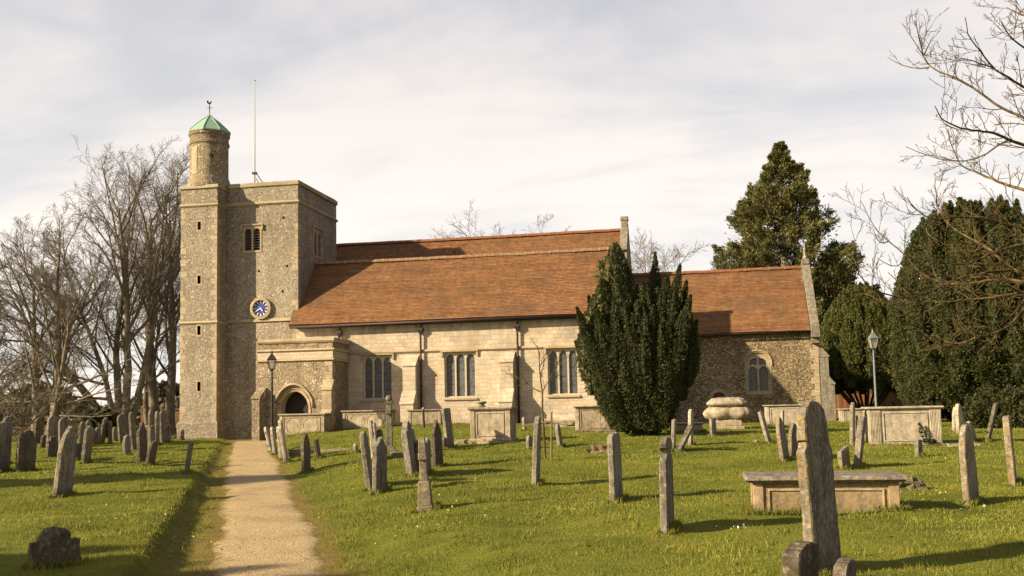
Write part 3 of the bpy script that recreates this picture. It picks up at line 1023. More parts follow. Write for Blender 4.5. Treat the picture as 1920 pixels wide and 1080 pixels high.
def buttress(name, x0, x1, y_wall, stages, mat, axis='S', z0=.3):
    """stages: (projection, top z, slope height) from the bottom up"""
    b = MB()
    zb = z0
    for i, (p, zt, sl) in enumerate(stages):
        nxt = stages[i + 1][0] if i + 1 < len(stages) else 0.0
        poly = [(0, zb), (p, zb), (p, zt), (nxt, zt + sl), (0, zt + sl)]
        poly2 = [(p + .05, zt - .10), (p + .05, zt - .02), (nxt - .01, zt + sl + .03), (nxt - .01, zt - .10)]
        fn = (lambda u, v, w: (w, y_wall - u, v)) if axis == 'S' else (lambda u, v, w: (y_wall + u, w, v))
        b.prism(poly, fn, x0, x1)
        b.prism(poly2, fn, x0 - .03, x1 + .03)
        zb = zt + sl + .001
    return b.build(name, mat, church, bevel=.015, seg=1)


buttress('buttress', -20.95, -20.55, PY0, [(.75, 2.55, .45)], M['flint_porch'])
buttress('buttress', -17.62, -17.14, PY0, [(.45, 1.75, .15), (.28, 2.9, .4)], M['dressed'])

# south aisle
AY, AX0, AX1 = 47.0, -19.93, -3.9
wins = [(-16.44, -14.95, 2.38, 4.52), (-12.28, -10.71, 2.37, 4.56), (-7.19, -5.72, 2.38, 4.58)]
b = MB()
b.wall(rect(AX0, AX1, .3, 6.2), [rect(*q) for q in wins], S(AY), .35)
b.build('aisle_wall', M['ashlar'], church)
for (u0, u1, v0, v1) in wins:
    li = lights(u0 + .07, u1 - .07, v0 + .05, v1 - .36, v1 - .10, 3, .085, 'pointed')
    f = opening(S(AY), 'window', rect(u0, u1, v0, v1), li, M['window_stone'], proud=-.13, deep=.33, pane_depth=.22,
                )
    b = MB()
    b.box(u0 - .14, u1 + .14, AY - .10, AY + .02, v1 + .02, v1 + .11)
    b.box(u0 - .14, u0 - .05, AY - .08, AY + .02, v1 - .22, v1 + .018); b.box(u1 + .05, u1 + .14, AY - .08, AY + .02, v1 - .22, v1 + .018)
    b.build('label_mould', M['dressed'], f)
    b = MB()
    b.prism([(0, v0 - .13), (-.09, v0 - .13), (-.09, v0 - .06), (.1, v0), (.1, v0 - .13)], lambda u, v, w: (w, AY + u, v), u0 - .06, u1 + .06)
    b.build('sill', M['dressed'], f)
    us_ = [p[0] for l in li for p in l]
    for zz in np.arange(v0 + .45, v1 - .4, .42):   # saddle bars
        MB().tube([(min(us_), AY + .22, zz), (max(us_), AY + .22, zz)], .009, 4).build('saddle_bar', M['iron'], f)
b = MB()
b.frustum(PX1, AX1, AY - .10, AY + .02, 4.66, 4.75, 0, .05); b.frustum(PX1, AX1, AY - .10, AY + .02, 4.66, 4.60, 0, .05)
b.build('string_course', M['dressed'], church)
b = MB()
b.box(PX1, AX1 + .06, AY - .10, AY, .3, 1.30); b.prism([(0, 1.3), (-.10, 1.3), (0, 1.4)], lambda u, v, w: (w, AY + u, v), PX1, AX1 + .06)
b.build('wall_plinth', M['ashlar'], church)
buttress('buttress', -14.23, -13.57, AY, [(1.0, 2.15, .55), (.55, 4.0, .45)], M['ashlar'])
buttress('buttress', -9.42, -8.76, AY, [(1.0, 2.15, .55), (.55, 4.05, .45)], M['ashlar'])


def roof_slab(b, y0, z0, y1, z1, x0, x1, t=.11, sag=.055, gauge=.105):
    """one pitch of plain tiles: every course a strip whose lower edge stands proud of the course below"""
    L = math.hypot(y1 - y0, z1 - z0)
    ey, ez = (y1 - y0) / L, (z1 - z0) / L
    ny_, nz_ = -ez, ey
    if nz_ < 0: ny_, nz_ = -ny_, -nz_
    up = ez > 0
    rows = int(L / gauge); n = max(8, int(abs(x1 - x0) / .34))
    rr = random.Random(int(abs(x0 * 7 + y0)))
    ph = [rr.uniform(0, 6) for _ in range(4)]
    def P(tx, s, w):
        ty = s / L
        h = -sag * math.sin(math.pi * ty) * (.5 + .5 * math.sin(tx * 8 + ph[0])) - sag * .5 * math.sin(tx * 5.3 + ph[1]) * math.sin(tx * math.pi) + .016 * math.sin(tx * 31 + ty * 7 + ph[2]) * math.sin(ty * 11 + ph[3])
        return (x0 + (x1 - x0) * tx, y0 + ey * s + ny_ * (h + w), z0 + ez * s + nz_ * (h + w))
    vs, fs = [], []
    for r in range(rows):
        s0, s1 = L * r / rows, L * (r + 1) / rows
        base = len(vs)
        for i in range(n + 1):
            tx = i / n
            e = rr.gauss(0, .0035) + (.012 if rr.random() < .012 else 0)
            lo, hi = (.020 + e, .002) if up else (.002, .020 + e)
            d = rr.gauss(0, .006)
            vs.append(P(tx, s0 + (d if up else 0), lo)); vs.append(P(tx, s1 + (0 if up else d), hi)); vs.append(P(tx, s0 if up else s1, 0.0))
        for i in range(n):
            a = base + 3 * i
            fs.append((a, a + 3, a + 4, a + 1))
            fs.append((a, a + 2, a + 5, a + 3) if up else (a + 1, a + 4, a + 5, a + 2))
    base = len(vs)
    for i in range(n + 1):     # underside and verges
        tx = i / n
        vs += [P(tx, 0, 0), P(tx, L, 0), P(tx, 0, -t), P(tx, L, -t)]
    for i in range(n):
        a = base + 4 * i
        fs += [(a + 2, a + 3, a + 7, a + 6), (a, a + 2, a + 6, a + 4), (a + 1, a + 5, a + 7, a + 3)]
    e = base + 4 * n
    fs += [(base, base + 1, base + 3, base + 2), (e, e + 2, e + 3, e + 1)]
    b.add(vs, fs)


def ridge(parent, y, z, x0, x1, mat, mort):
    b = MB(); mbm = MB()
    x = x0
    rr = random.Random(int(z * 10))
    while x < x1:
        l = .42
        dz = rr.uniform(-.012, .012) - .03 * math.sin(math.pi * (x - x0) / (x1 - x0))
        xe = min(x + l - .025, x1)
        pr = [(y + .15 * math.cos(a), z + dz - .03 + .13 * math.sin(a)) for a in np.linspace(-.25, math.pi + .25, 9)]
        b.prism(pr, lambda u, v, w: (w, u, v), x, xe)
        mbm.prism([(y + (q[0] - y) * 1.07, z + (q[1] - z) * 1.07) for q in pr], lambda u, v, w: (w, u, v), xe - .012, min(xe + .038, x1 + .03))
        x += l
    o = b.build('ridge_tiles', mat, parent)
    mbm.build('mortar_joint', mort, o)


M['ridge'] = simple('weathered_ridge_tile', (.29, .165, .09), .9, .35, 6)
M['ridge_red'] = simple('clay_ridge_tile', (.27, .105, .045), .9, .3, 6)
M['mortar'] = simple('lime_mortar', (.40, .31, .20), .9, .2, 9)
b = MB()
roof_slab(b, 46.60, 6.17, 49.55, 9.62, -20.17, AX1 + .02)
roof_slab(b, 49.55, 9.62, 52.0, 6.75, -19.93, AX1 + .02)
ar = b.build('aisle_roof', M['tiles'], church)
ridge(ar, 49.55, 9.66, -19.9, AX1, M['ridge'], M['mortar'])
b = MB()
roof_slab(b, 51.9, 7.72, 55.2, 11.58, -22.4, -4.1)
roof_slab(b, 55.2, 11.58, 59.4, 6.6, -22.4, -4.1)
nr = b.build('nave_roof', M['tiles'], church)
ridge(nr, 55.2, 11.62, -22.4, -4.1, M['ridge_red'], M['ridge'])
# east gables of aisle and nave
b = MB()
b.prism([(47.36, .3), (51.99, .3), (51.99, 6.8), (49.55, 9.45), (47.36, 6.7)], lambda u, v, w: (w, u, v), -4.3, AX1)
b.build('aisle_gable', M['ashlar'], church)
b = MB()
b.prism([(52.0, .3), (58.6, .3), (58.6, 7.6), (55.2, 11.72), (52.0, 7.95)], lambda u, v, w: (w, u, v), -4.09, -3.74)
b.build('nave_gable', M['dressed'], church)
b = MB()
for s_ in (-1, 1):
    b.prism([(55.2, 11.72), (55.2 + s_ * 3.3, 7.72), (55.2 + s_ * 3.3, 7.93), (55.2, 11.93)], lambda u, v, w: (w, u, v), -4.12, -3.70)
b.box(-4.09, -3.73, 55.02, 55.38, 11.72, 12.12); b.box(-4.13, -3.69, 54.98, 55.42, 12.12, 12.34)
b.box(-4.15, -3.68, 53.55, 53.95, 10.22, 10.52)
b.build('gable_coping', M['stone_grey'], church, bevel=.02, seg=1)
b = MB()
b.box(-19.9, -3.95, 59.0, 59.3, .3, 6.7)
b.build('north_wall', M['flint'], church)
b = MB()
b.prism([(52.8, .3), (58.9, .3), (58.9, 7.0), (55.2, 11.4), (52.8, 8.6)], lambda u, v, w: (w, u, v), -22.3, -21.9)
b.build('west_gable', M['flint'], church)

# gutters and downpipes
b = MB()
b.tube([(-20.1, 46.55, 6.03), (AX1, 46.55, 6.10)], .065, 8)
b.build('gutter', M['rust_iron'], church, smooth=True)
b = MB()
b.box(-19.9, AX1, 46.62, 46.99, 5.98, 6.06)
b.build('eaves_board', M['dark_wood'], church)
for x in (-13.42, -8.60, -17.6):
    b = MB()
    zb = 5.35 if x < -15 else .9
    b.tube([(x + .10, 46.6, 6.02), (x + .08, 46.75, 5.92), (x, 46.86, 5.80)], .045, 8)
    b.tube([(x, 46.86, 5.7), (x, 46.86, zb)], .05, 10)
    p_ = b.build('downpipe', M['rust_iron'], church, smooth=True)
    b = MB()
    b.box(x - .13, x + .13, 46.74, 46.97, 5.66, 5.80); b.frustum(x - .11, x + .11, 46.76, 46.97, 5.66, 5.50, .05, .04)
    b.build('hopper', M['rust_iron'], p_)
    b = MB()
    for z in (4.2, 2.9, 1.6):
        if z > zb: b.lathe([(.075, z), (.075, z + .07)], (x, 46.86, 0), 10)
    if b.v: b.build('pipe_collar', M['rust_iron'], p_)

# chancel
CY, CX0, CX1 = 52.5, -3.72, 5.9
cw = arch_pts(2.29, 3.48, 2.30, 3.86, 4.40, 10, 'round')
cdoor = arch_pts(.56, 1.16, .4, 2.18, 2.40, 6, 'round')
b = MB()
b.wall(rect(CX0, CX1, .3, 5.5), [cw, cdoor], S(CY), .35)
b.prism([(52.52, .3), (57.88, .3), (57.88, 5.7), (55.2, 9.08), (52.52, 5.7)], lambda u, v, w: (w, u, v), 5.45, CX1 - .001)
b.add([(CX0, 57.9, .3), (CX1, 57.9, .3), (CX1, 57.9, 5.5), (CX0, 57.9, 5.5)], [(0, 1, 2, 3)])
b.build('chancel_wall', M['flint_chancel'], church)
l2 = [arch_pts(2.40, 2.84, 2.42, 3.40, 3.68, 6, 'pointed'), arch_pts(2.93, 3.37, 2.42, 3.40, 3.68, 6, 'pointed'),
      [(2.46, 3.72), (2.64, 3.80), (2.82, 3.72), (2.82, 4.12), (2.60, 4.06), (2.46, 3.94)], [(2.95, 3.72), (3.13, 3.80), (3.31, 3.72), (3.31, 3.94), (3.17, 4.06), (2.95, 4.12)]]
f = opening(S(CY), 'window', cw, l2, M['dressed'], proud=-.08, deep=.33, pane_depth=.22)
b = MB()
big = arch_pts(2.23, 3.54, 2.24, 3.86, 4.47, 10, 'round')
n_ = len(big)
b.wall(big, [cw], lambda u, v, w: (u, CY - .02 + w, v), .1)
b.tube([(u, CY - .04, v) for u, v in arch_pts(2.20, 3.57, 3.7, 3.86, 4.50, 10, 'round')[1:]], .04, 6)
b.build('surround', M['dressed'], f)
b = MB()
b.wall(arch_pts(.40, 1.32, .4, 2.2, 2.58, 6, 'round'), [cdoor], lambda u, v, w: (u, CY - .012 + w, v), .2)
pd = b.build('priest_door_surround', M['dressed'], church)
b = MB()
u = .56
while u < 1.15:
    b.box(u, min(u + .095, 1.16), CY + .14, CY + .19, .4, 2.42); u += .1
b.box(.5, 1.2, CY + .192, CY + .22, .4, 2.44)
b.build('priest_door', M['red_door'], pd)
b = MB()
roof_slab(b, 52.12, 5.42, 55.2, 9.02, CX0, 5.50)
roof_slab(b, 55.2, 9.02, 58.3, 5.42, CX0, 5.50)
cr_ = b.build('chancel_roof', M['tiles'], church)
ridge(cr_, 55.2, 9.06, CX0, 5.45, M['ridge_red'], M['ridge'])
b = MB()
b.tube([(CX0, 52.10, 5.33), (5.5, 52.10, 5.36)], .05, 8)
b.build('gutter', M['rust_iron'], church, smooth=True)
b = MB()
for s_ in (-1, 1):
    b.prism([(55.2, 9.12), (55.2 + s_ * 3.15, 5.43), (55.2 + s_ * 3.15, 5.65), (55.2, 9.34)], lambda u, v, w: (w, u, v), 5.52, 5.96)
b.box(5.53, 5.97, 52.0, 52.3, 5.05, 5.64); b.box(5.56, 5.95, 52.2, 52.49, 4.75, 5.045)
b.box(5.54, 5.94, 55.0, 55.4, 9.2, 9.5)
gc = b.build('gable_coping', M['stone_grey'], church, bevel=.02, seg=1)
b = MB()
b.lathe([(.10, 9.5), (.13, 9.58), (.06, 9.66), (.045, 9.8), (.06, 10.0), (.075, 10.06), (.03, 10.14), (.055, 10.22), (.0, 10.36)], (5.72, 55.2, 0), 10)
b.box(5.70, 5.74, 55.05, 55.35, 10.02, 10.08)
b.build('finial', M['stone_pale'], gc)
buttress('buttress', 52.52, 53.25, CX1, [(.72, 2.75, .3), (.48, 4.15, .6)], M['stone_grey'], axis='E')
z = .5; k = 0
while z < 4.7:
    h = rq.uniform(.26, .36); lx, ly = (.42, .2) if k % 2 else (.24, .38)
    MB().box(CX1 - lx, CX1 + .006, CY - .006, CY + ly, z + .01, min(z + h, 4.74)).build('quoin', M['dressed'], church, bevel=.012, seg=1)
    z += h; k += 1
b = MB()
b.box(CX0, CX1 + .06, CY - .08, CY, .3, .98)
b.build('wall_plinth', M['flint_chancel'], church)


# ------------------------------------------------------------------ trees
class Wood:
    """bare branches as one mesh: tapered tubes grown by recursion"""
    def __init__(self, seed):
        self.r = random.Random(seed)
        self.V, self.F, self.n = [], [], 0

    def tube(self, pts, rad, seg):
        k = len(pts)
        P = np.array(pts); Rr = np.array(rad)
        D = np.gradient(P, axis=0)
        D /= np.linalg.norm(D, axis=1)[:, None] + 1e-9
        ref = np.array([.31, .87, .2]) if abs(D[0, 2]) > .8 else np.array([0, 0, 1.0])
        A = np.cross(D, ref); A /= np.linalg.norm(A, axis=1)[:, None] + 1e-9
        B = np.cross(D, A)
        t = np.arange(seg) * 2 * np.pi / seg
        V = P[:, None, :] + Rr[:, None, None] * (np.cos(t)[None, :, None] * A[:, None, :] + np.sin(t)[None, :, None] * B[:, None, :])
        self.V.append(V.reshape(-1, 3))
        i = np.arange(k - 1)[:, None] * seg; j = np.arange(seg)[None, :]; j2 = (j + 1) % seg
        self.F.append((np.stack([i + j, i + j2, i + seg + j2, i + seg + j], -1) + self.n).reshape(-1, 4))
        self.n += k * seg

    def branch(self, p, d, L, r0, level, cfg):
        """grow one branch and its children; d is a unit list"""
        r = self.r
        nseg = cfg['seg'][level]
        pts = [p]; rad = [r0]
        rmin = cfg['rmin']
        r1 = max(r0 * cfg['taper'][level], rmin * .8)
        cur = list(d)
        wig, up = cfg['wig'][level], cfg['up'][level]
        for i in range(nseg):
            cur[0] += r.gauss(0, wig); cur[1] += r.gauss(0, wig); cur[2] += r.gauss(0, wig) + up
            l = math.sqrt(cur[0] ** 2 + cur[1] ** 2 + cur[2] ** 2)
            cur = [c / l for c in cur]
            s = L / nseg
            p = (p[0] + cur[0] * s, p[1] + cur[1] * s, p[2] + cur[2] * s)
            pts.append(p); rad.append(r0 + (r1 - r0) * (i + 1) / nseg)
        self.tube(pts, rad, cfg['sides'][level])
        if level + 1 >= len(cfg['n']): return
        n = cfg['n'][level]
        n = max(1, int(round(n * r.uniform(.75, 1.25))))
        t0 = cfg['t0'][level]
        for k in range(n):
            t = t0 + (1 - t0) * (k + r.random()) / n
            t = min(t, .985)
            f = t * nseg; i = int(f); f -= i
            a, b = pts[i], pts[i + 1]
            q = tuple(a[c] + (b[c] - a[c]) * f for c in range(3))
            dr = [b[c] - a[c] for c in range(3)]
            l = math.sqrt(sum(c * c for c in dr)) or 1; dr = [c / l for c in dr]
            ang = math.radians(r.uniform(*cfg['ang'][level])); az = r.uniform(0, 2 * math.pi)
            ref = (0, 0, 1) if abs(dr[2]) < .9 else (1, 0, 0)
            A = [dr[1] * ref[2] - dr[2] * ref[1], dr[2] * ref[0] - dr[0] * ref[2], dr[0] * ref[1] - dr[1] * ref[0]]
            l = math.sqrt(sum(c * c for c in A)); A = [c / l for c in A]
            Bv = [dr[1] * A[2] - dr[2] * A[1], dr[2] * A[0] - dr[0] * A[2], dr[0] * A[1] - dr[1] * A[0]]
            nd = [dr[c] * math.cos(ang) + math.sin(ang) * (A[c] * math.cos(az) + Bv[c] * math.sin(az)) for c in range(3)]
            rr_ = rad[i] + (rad[i + 1] - rad[i]) * f
            Lc = L * cfg['len'][level] * r.uniform(.6, 1.15) * (1.15 - .55 * t)
            self.branch(q, nd, Lc, max(min(rr_ * .9, r0 * cfg['rad'][level] * r.uniform(.7, 1.1)), rmin), level + 1, cfg)

    def build(self, name, mat, parent):
        o = np_mesh(name, np.concatenate(self.V), np.concatenate(self.F), mat, parent, smooth=True)
        self.V, self.F, self.n = [], [], 0
        return o


BEECH = dict(n=[12, 7, 7, 6, 0], seg=[10, 8, 6, 4, 3], sides=[10, 6, 4, 3, 3], taper=[.22, .25, .3, .4, .6], wig=[.05, .07, .09, .12, .14],
             up=[.02, .022, .02, .018, .015], t0=[.22, .2, .15, .1], ang=[(20, 44), (22, 48), (25, 55), (25, 58)],
             len=[.58, .54, .54, .62], rad=[.34, .36, .40, .5], rmin=.0082)


def bare_tree(name, label, x, y, stems, seed, cfg=BEECH, mat='bark_grey', limbs=(), group=None):
    """stems: (dx, dy, direction, length, radius)"""
    t = thing(name, label, 'tree', (x, y, gz(x, y) - .15), 0, group)
    w_ = Wood(seed)
    c2 = dict(cfg)
    trunk = Wood(seed + 1)
    for dx, dy, d, L, r in stems:
        l = math.sqrt(sum(c * c for c in d)); d = [c / l for c in d]
        # a flared foot, then the stem with all it carries
        w_.branch((dx, dy, 0), d, L, r, 0, c2)
        trunk.tube([(dx - d[0] * .1, dy - d[1] * .1, -.1), (dx + d[0] * .35, dy + d[1] * .35, d[2] * .35), (dx + d[0] * 1.1, dy + d[1] * 1.1, d[2] * 1.1)], [r * 1.5, r * 1.14, r * .9], 12)
    for start, d, L, r in limbs:
        l = math.sqrt(sum(c * c for c in d)); d = [c / l for c in d]
        w_.branch(start, d, L, r, 1, c2)
    w_.build('crown', M[mat], t)
    trunk.build('trunk', M[mat], t)
    return t


bare_tree('bare_tree', 'leafless twin trunked tree nearest the left edge, with long low side branches', -40.0, 55.6,
          [(-.7, 0, (-.12, 0, 1), 9.8, .30), (.3, .2, (.04, .05, 1), 10.6, .36), (.1, -.1, (.22, -.1, 1), 9.4, .2)], 21,
          limbs=[((.3, .2, 2.2), (1, -.2, .08), 5.5, .10), ((.3, .2, 3.0), (1, .3, .2), 5.5, .10), ((-.7, 0, 2.4), (-1, -.2, .15), 5.5, .10), ((.3, .1, 1.6), (1, -.4, -.02), 4.6, .08), ((-.7, 0, 3.4), (-1, .1, .35), 5, .10)])
bare_tree('bare_tree', 'leafless many stemmed tree with one curved low stem, in the middle of the left group', -37.9, 60.2,
          [(-.3, 0, (-.42, -.1, .78), 11.5, .33), (.05, .2, (-.10, .1, 1), 14.2, .30), (.35, -.1, (.05, -.1, 1), 15.2, .32), (.55, .1, (.12, .1, 1), 13.5, .28), (.1, -.2, (-.22, -.2, .9), 12.5, .22)], 35,
          limbs=[((-.9, 0, 2.6), (-1, 0, .1), 5, .12), ((-.3, -.1, 1.6), (-1, -.2, .22), 6, .13), ((-1.2, -.2, 3.6), (-1, 0, .12), 5, .11)])
bare_tree('bare_tree', 'tall leafless tree with two leaning trunks right beside the church tower', -37.4, 64.4,
          [(-.4, 0, (-.04, 0, 1), 16.0, .40), (.55, .1, (.07, 0, 1), 15.4, .38), (-.9, 0, (-.24, .1, .9), 12, .2)], 48)
bare_tree('bare_tree', 'leafless tree at the extreme left whose trunk stands outside the photo', -46.5, 57.0,
          [(0, 0, (-.05, 0, 1), 9.4, .34), (.5, .3, (.18, .1, 1), 8.8, .24)], 57,
          limbs=[((.1, 0, 2.5), (1, -.3, .2), 6.5, .1), ((.1, 0, 3.3), (1, .2, .3), 6.5, .1)])
FAR = dict(BEECH, n=[12, 7, 6, 4, 0], rmin=.012)
bare_tree('bare_tree', 'pale far leafless tree showing its top twigs over the middle of the nave ridge', -19.4, 92, [(0, 0, (0, 0, 1), 15.0, .26), (.4, 0, (.16, 0, 1), 14.7, .2), (-.4, 0, (-.2, 0, 1), 14.6, .2), (.2, .3, (.28, 0, 1), 15, .2)], 66, FAR, 'bark_far')
bare_tree('bare_tree', 'slim far leafless tree behind the chancel roof, left of the tall conifer', -3.9, 85, [(0, 0, (0, 0, 1), 13.2, .2), (.3, 0, (.1, 0, 1), 9.6, .14)], 71, FAR, 'bark_far')
bare_tree('bare_tree', 'low bushy far leafless tree showing above the chancel roof beside the tall conifer', -.6, 86, [(0, 0, (-.1, 0, 1), 10.6, .2), (.5, 0, (.25, 0, 1), 10.2, .2), (-.5, 0, (-.3, 0, 1), 9.8, .2)], 83, FAR, 'bark_far')
# dark thicket at the left edge, its twigs reaching low over the stones
THICK = dict(BEECH, n=[12, 8, 7, 0], seg=[6, 5, 4, 3], sides=[5, 4, 3, 3], taper=[.3, .3, .4, .6], wig=[.12, .13, .15, .16], up=[.0, .0, .0, .0], t0=[.05, .1, .1], ang=[(25, 65), (25, 65), (25, 65)],
             len=[.6, .5, .5], rad=[.5, .5, .6], rmin=.012)
t = thing('thicket', 'tangled leafless brown thicket along the left edge of the churchyard', 'bush', (-37.8, 47.2, gz(-37.8, 47.2)))
wd = Wood(91)
for k in range(8):
    a = k * 2.4; q = .5 + 1.6 * (k % 5) / 4
    wd.branch((math.cos(a) * q * .8, math.sin(a) * q, -.1), [math.cos(a) * .55, math.sin(a) * .4, 1.0], 3.9 - .8 * (k % 3), .06, 0, THICK)
wd.build('stems', M['bark_grey'], t)


# ---- evergreen crowns: many small leaf sprays gathered into lit and shaded clumps
def sprays(P, Dn, size, rs, aspect=3.0, spread=.6):
    """diamond leaf sprays at points P growing along Dn (unit) with random spread"""
    n = len(P)
    D = Dn + spread * rs.standard_normal((n, 3))
    D /= np.linalg.norm(D, axis=1)[:, None]
    A = np.cross(D, rs.standard_normal((n, 3)))
    A /= np.linalg.norm(A, axis=1)[:, None] + 1e-9
    s = size * (.6 + .8 * rs.random(n))[:, None]
    V = np.empty((n, 4, 3))
    V[:, 0] = P - D * s * .3
    V[:, 1] = P + A * s / aspect + D * s * .3
    V[:, 2] = P + D * s
    V[:, 3] = P - A * s / aspect + D * s * .3
    return V.reshape(-1, 3)


def plume(base, top, rad, n, rs, size, prof=None, bumps=1.0, core=True, droop=0.0):
    """one upright plume of foliage; returns spray verts, tint and a dark core"""
    base, top = np.array(base, float), np.array(top, float)
    ax = top - base; L = np.linalg.norm(ax); ax /= L
    ref = np.array([1.0, 0, 0]) if abs(ax[0]) < .9 else np.array([0, 1.0, 0])
    A = np.cross(ax, ref); A /= np.linalg.norm(A); B = np.cross(ax, A)
    t = rs.random(n) ** .85
    prof = prof or (lambda t: np.sin(np.pi * np.clip(t * .86 + .14, 0, 1)) ** .7 * (1 - .25 * t))
    th = rs.random(n) * 2 * np.pi
    ph = rs.random(6) * 6.28
    lump = 1 + bumps * (.16 * np.sin(3 * th + t * L * 2.2 + ph[0]) + .14 * np.sin(t * L * 5.1 + 2 * th + ph[1]) + .10 * np.sin(t * L * 9 + 5 * th + ph[2]))
    rr = rad * prof(t) * lump * (.72 + .34 * rs.random(n) ** .6)
    N_ = np.cos(th)[:, None] * A + np.sin(th)[:, None] * B
    P = base + ax * (t * L)[:, None] + N_ * rr[:, None]
    D = ax * .9 + N_ * .55 + np.array([0, 0, -droop])
    D /= np.linalg.norm(D, axis=1)[:, None]
    V = sprays(P, D, size, rs)
    tint = np.clip(.25 + .35 * (lump - 1) * 2.2 + .35 * rs.random(n), 0, 1)
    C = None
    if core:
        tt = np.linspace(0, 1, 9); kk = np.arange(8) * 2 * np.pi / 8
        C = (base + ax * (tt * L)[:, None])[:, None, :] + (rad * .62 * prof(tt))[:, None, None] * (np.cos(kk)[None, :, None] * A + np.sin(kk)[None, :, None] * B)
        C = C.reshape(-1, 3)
    return V, np.repeat(tint, 4), C


def evergreen(parent, name, mat, parts):
    """parts: list of (V, tint, core) joined into one crown mesh"""
    V, F, T = [], [], []
    n = 0
    for v, t_, c in parts:
        k = len(v)
        V.append(v); F.append(np.arange(n, n + k).reshape(-1, 4)); T.append(t_); n += k
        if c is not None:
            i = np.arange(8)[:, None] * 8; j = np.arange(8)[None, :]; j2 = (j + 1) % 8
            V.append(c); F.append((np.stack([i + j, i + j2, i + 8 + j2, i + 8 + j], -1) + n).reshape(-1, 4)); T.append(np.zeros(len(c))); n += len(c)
    return np_mesh(name, np.concatenate(V), np.concatenate(F), M[mat], parent, attr={'tint': np.concatenate(T)})


def mound(rs, cx, cy, rx, ry, z0, z1, n, size, droop=.1, pl=1.2, prad=.5, shape=None, tilt=.3, per=900):
    """a broad yew: upright or drooping plumes set all over a rounded body"""
    out = []
    shape = shape or (lambda t: np.sqrt(np.clip(1 - t ** 2, 0, 1)))
    for i in range(n):
        t = (i + rs.random()) / n
        t = t ** .9
        a = i * 2.399963 + rs.normal(0, .15)
        q = shape(t) * (.92 + .12 * rs.random())
        x, y, z = cx + rx * q * math.cos(a), cy + ry * q * math.sin(a), z0 + (z1 - z0) * t
        l = pl * (.7 + .6 * rs.random())
        top = (x + tilt * math.cos(a) * l * .5, y + tilt * math.sin(a) * l * .5, z + l * .55)
        bot = (x - .25 * math.cos(a) * l * .3, y - .25 * math.sin(a) * l * .3, z - l * .6)
        if droop > .5: bot, top = top, bot
        out.append(plume(bot, top, prad * (.7 + .6 * rs.random()), per, rs, size, droop=0, bumps=1.5))
    return out


# the Irish yew before the chancel arch: a sheaf of upright plumes
yx, yy = -1.95, 32.3
yz = gz(yx, yy)
rs = np.random.default_rng(77)
yew = thing('irish_yew', 'dark upright yew of many spires standing before the church wall, right of centre', 'tree', (yx, yy, yz))
Y = []
spires = [  # top x (across), top height, radius
    (-.62, 6.05, .52), (-.30, 5.55, .5), (.62, 5.95, .34), (.72, 5.2, .42), (1.42, 5.35, .36), (1.15, 4.7, .4), (1.72, 4.35, .34), (1.88, 3.7, .30),
    (-1.05, 5.0, .42), (-1.55, 4.55, .34), (-1.85, 4.1, .26), (-2.12, 3.15, .24), (-1.2, 4.0, .45), (-.75, 4.5, .48), (.05, 4.75, .42), (.15, 4.0, .45), (-.2, 3.6, .45), (.55, 3.8, .45), (1.0, 3.5, .45), (1.5, 3.3, .42), (-1.5, 3.2, .4), (-.9, 3.2, .45),
    (.3, 4.95, .3), (-.05, 5.0, .3), (1.05, 5.1, .28), (1.6, 4.9, .26), (-1.3, 4.9, .3)]
for i, (tx, th_, r_) in enumerate(spires):
    dep = [-.85, -.3, .35, .8][i % 4] * (.9 if th_ > 4.5 else 1.15) if th_ > 4.4 else [-1.1, -.75, -1.0, .6][i % 4]
    bx = tx * .36 + rs.normal(0, .05); by = dep * .4
    Y.append(plume((bx, by, .15 + .12 * rs.random()), (tx, dep, th_), r_ * .98, 4600, rs, .055))
for i in range(22):      # lower skirts
    a = i / 22 * 2 * np.pi
    Y.append(plume((.5 * np.cos(a), .45 * np.sin(a), .38), (1.55 * np.cos(a) + rs.normal(0, .12), 1.15 * np.sin(a), 2.9 + rs.random() * .7), .30, 2200, rs, .055))
ysh = lambda t: np.interp(t, [0, .12, .3, .5, .7, .85, 1], [.24, .42, .74, .98, .92, .76, .50])
Y += mound(rs, .0, 0, 1.90, 1.22, .6, 4.35, 230, .055, droop=0, pl=1.1, prad=.17, shape=ysh, tilt=.04, per=620)
evergreen(yew, 'crown', 'yew_leaf', Y)
b = Wood(5)
for k in range(7):
    a = k * .9; b.tube([(.22 * math.cos(a), .2 * math.sin(a), -.1), (.16 * math.cos(a), .15 * math.sin(a), .25), (.35 * math.cos(a), .3 * math.sin(a), 1.6)], [.10, .07, .05], 7)
b.tube([(0, 0, -.1), (0, 0, .4), (0, 0, 1.6)], [.26, .2, .15], 9)
b.build('trunk', M['bark_yew'], yew)
# ivy climbing its left side
ivy = thing('ivy', 'glossy light green ivy climbing the left side and top of the upright yew', 'ivy', (yx, yy, yz))
IV = []
for (x0, z0, x1, z1, r_, n_, dep) in ((-1.25, 2.0, -1.35, 4.5, .30, 700, -.62), (-1.5, 1.6, -1.62, 3.2, .26, 420, -.5), (-.75, 4.6, -.62, 6.15, .46, 1100, -.45), (-1.05, 3.8, -1.0, 5.2, .3, 420, -.6), (-1.15, 1.3, -1.25, 2.0, .2, 160, -.55)):
    v, t_, c = plume((x0, dep, z0), (x1, dep * .8, z1), r_, n_, rs, .115, core=False, bumps=1.6)
    IV.append((v, t_, None))
evergreen(ivy, 'leaves', 'ivy_leaf', IV)


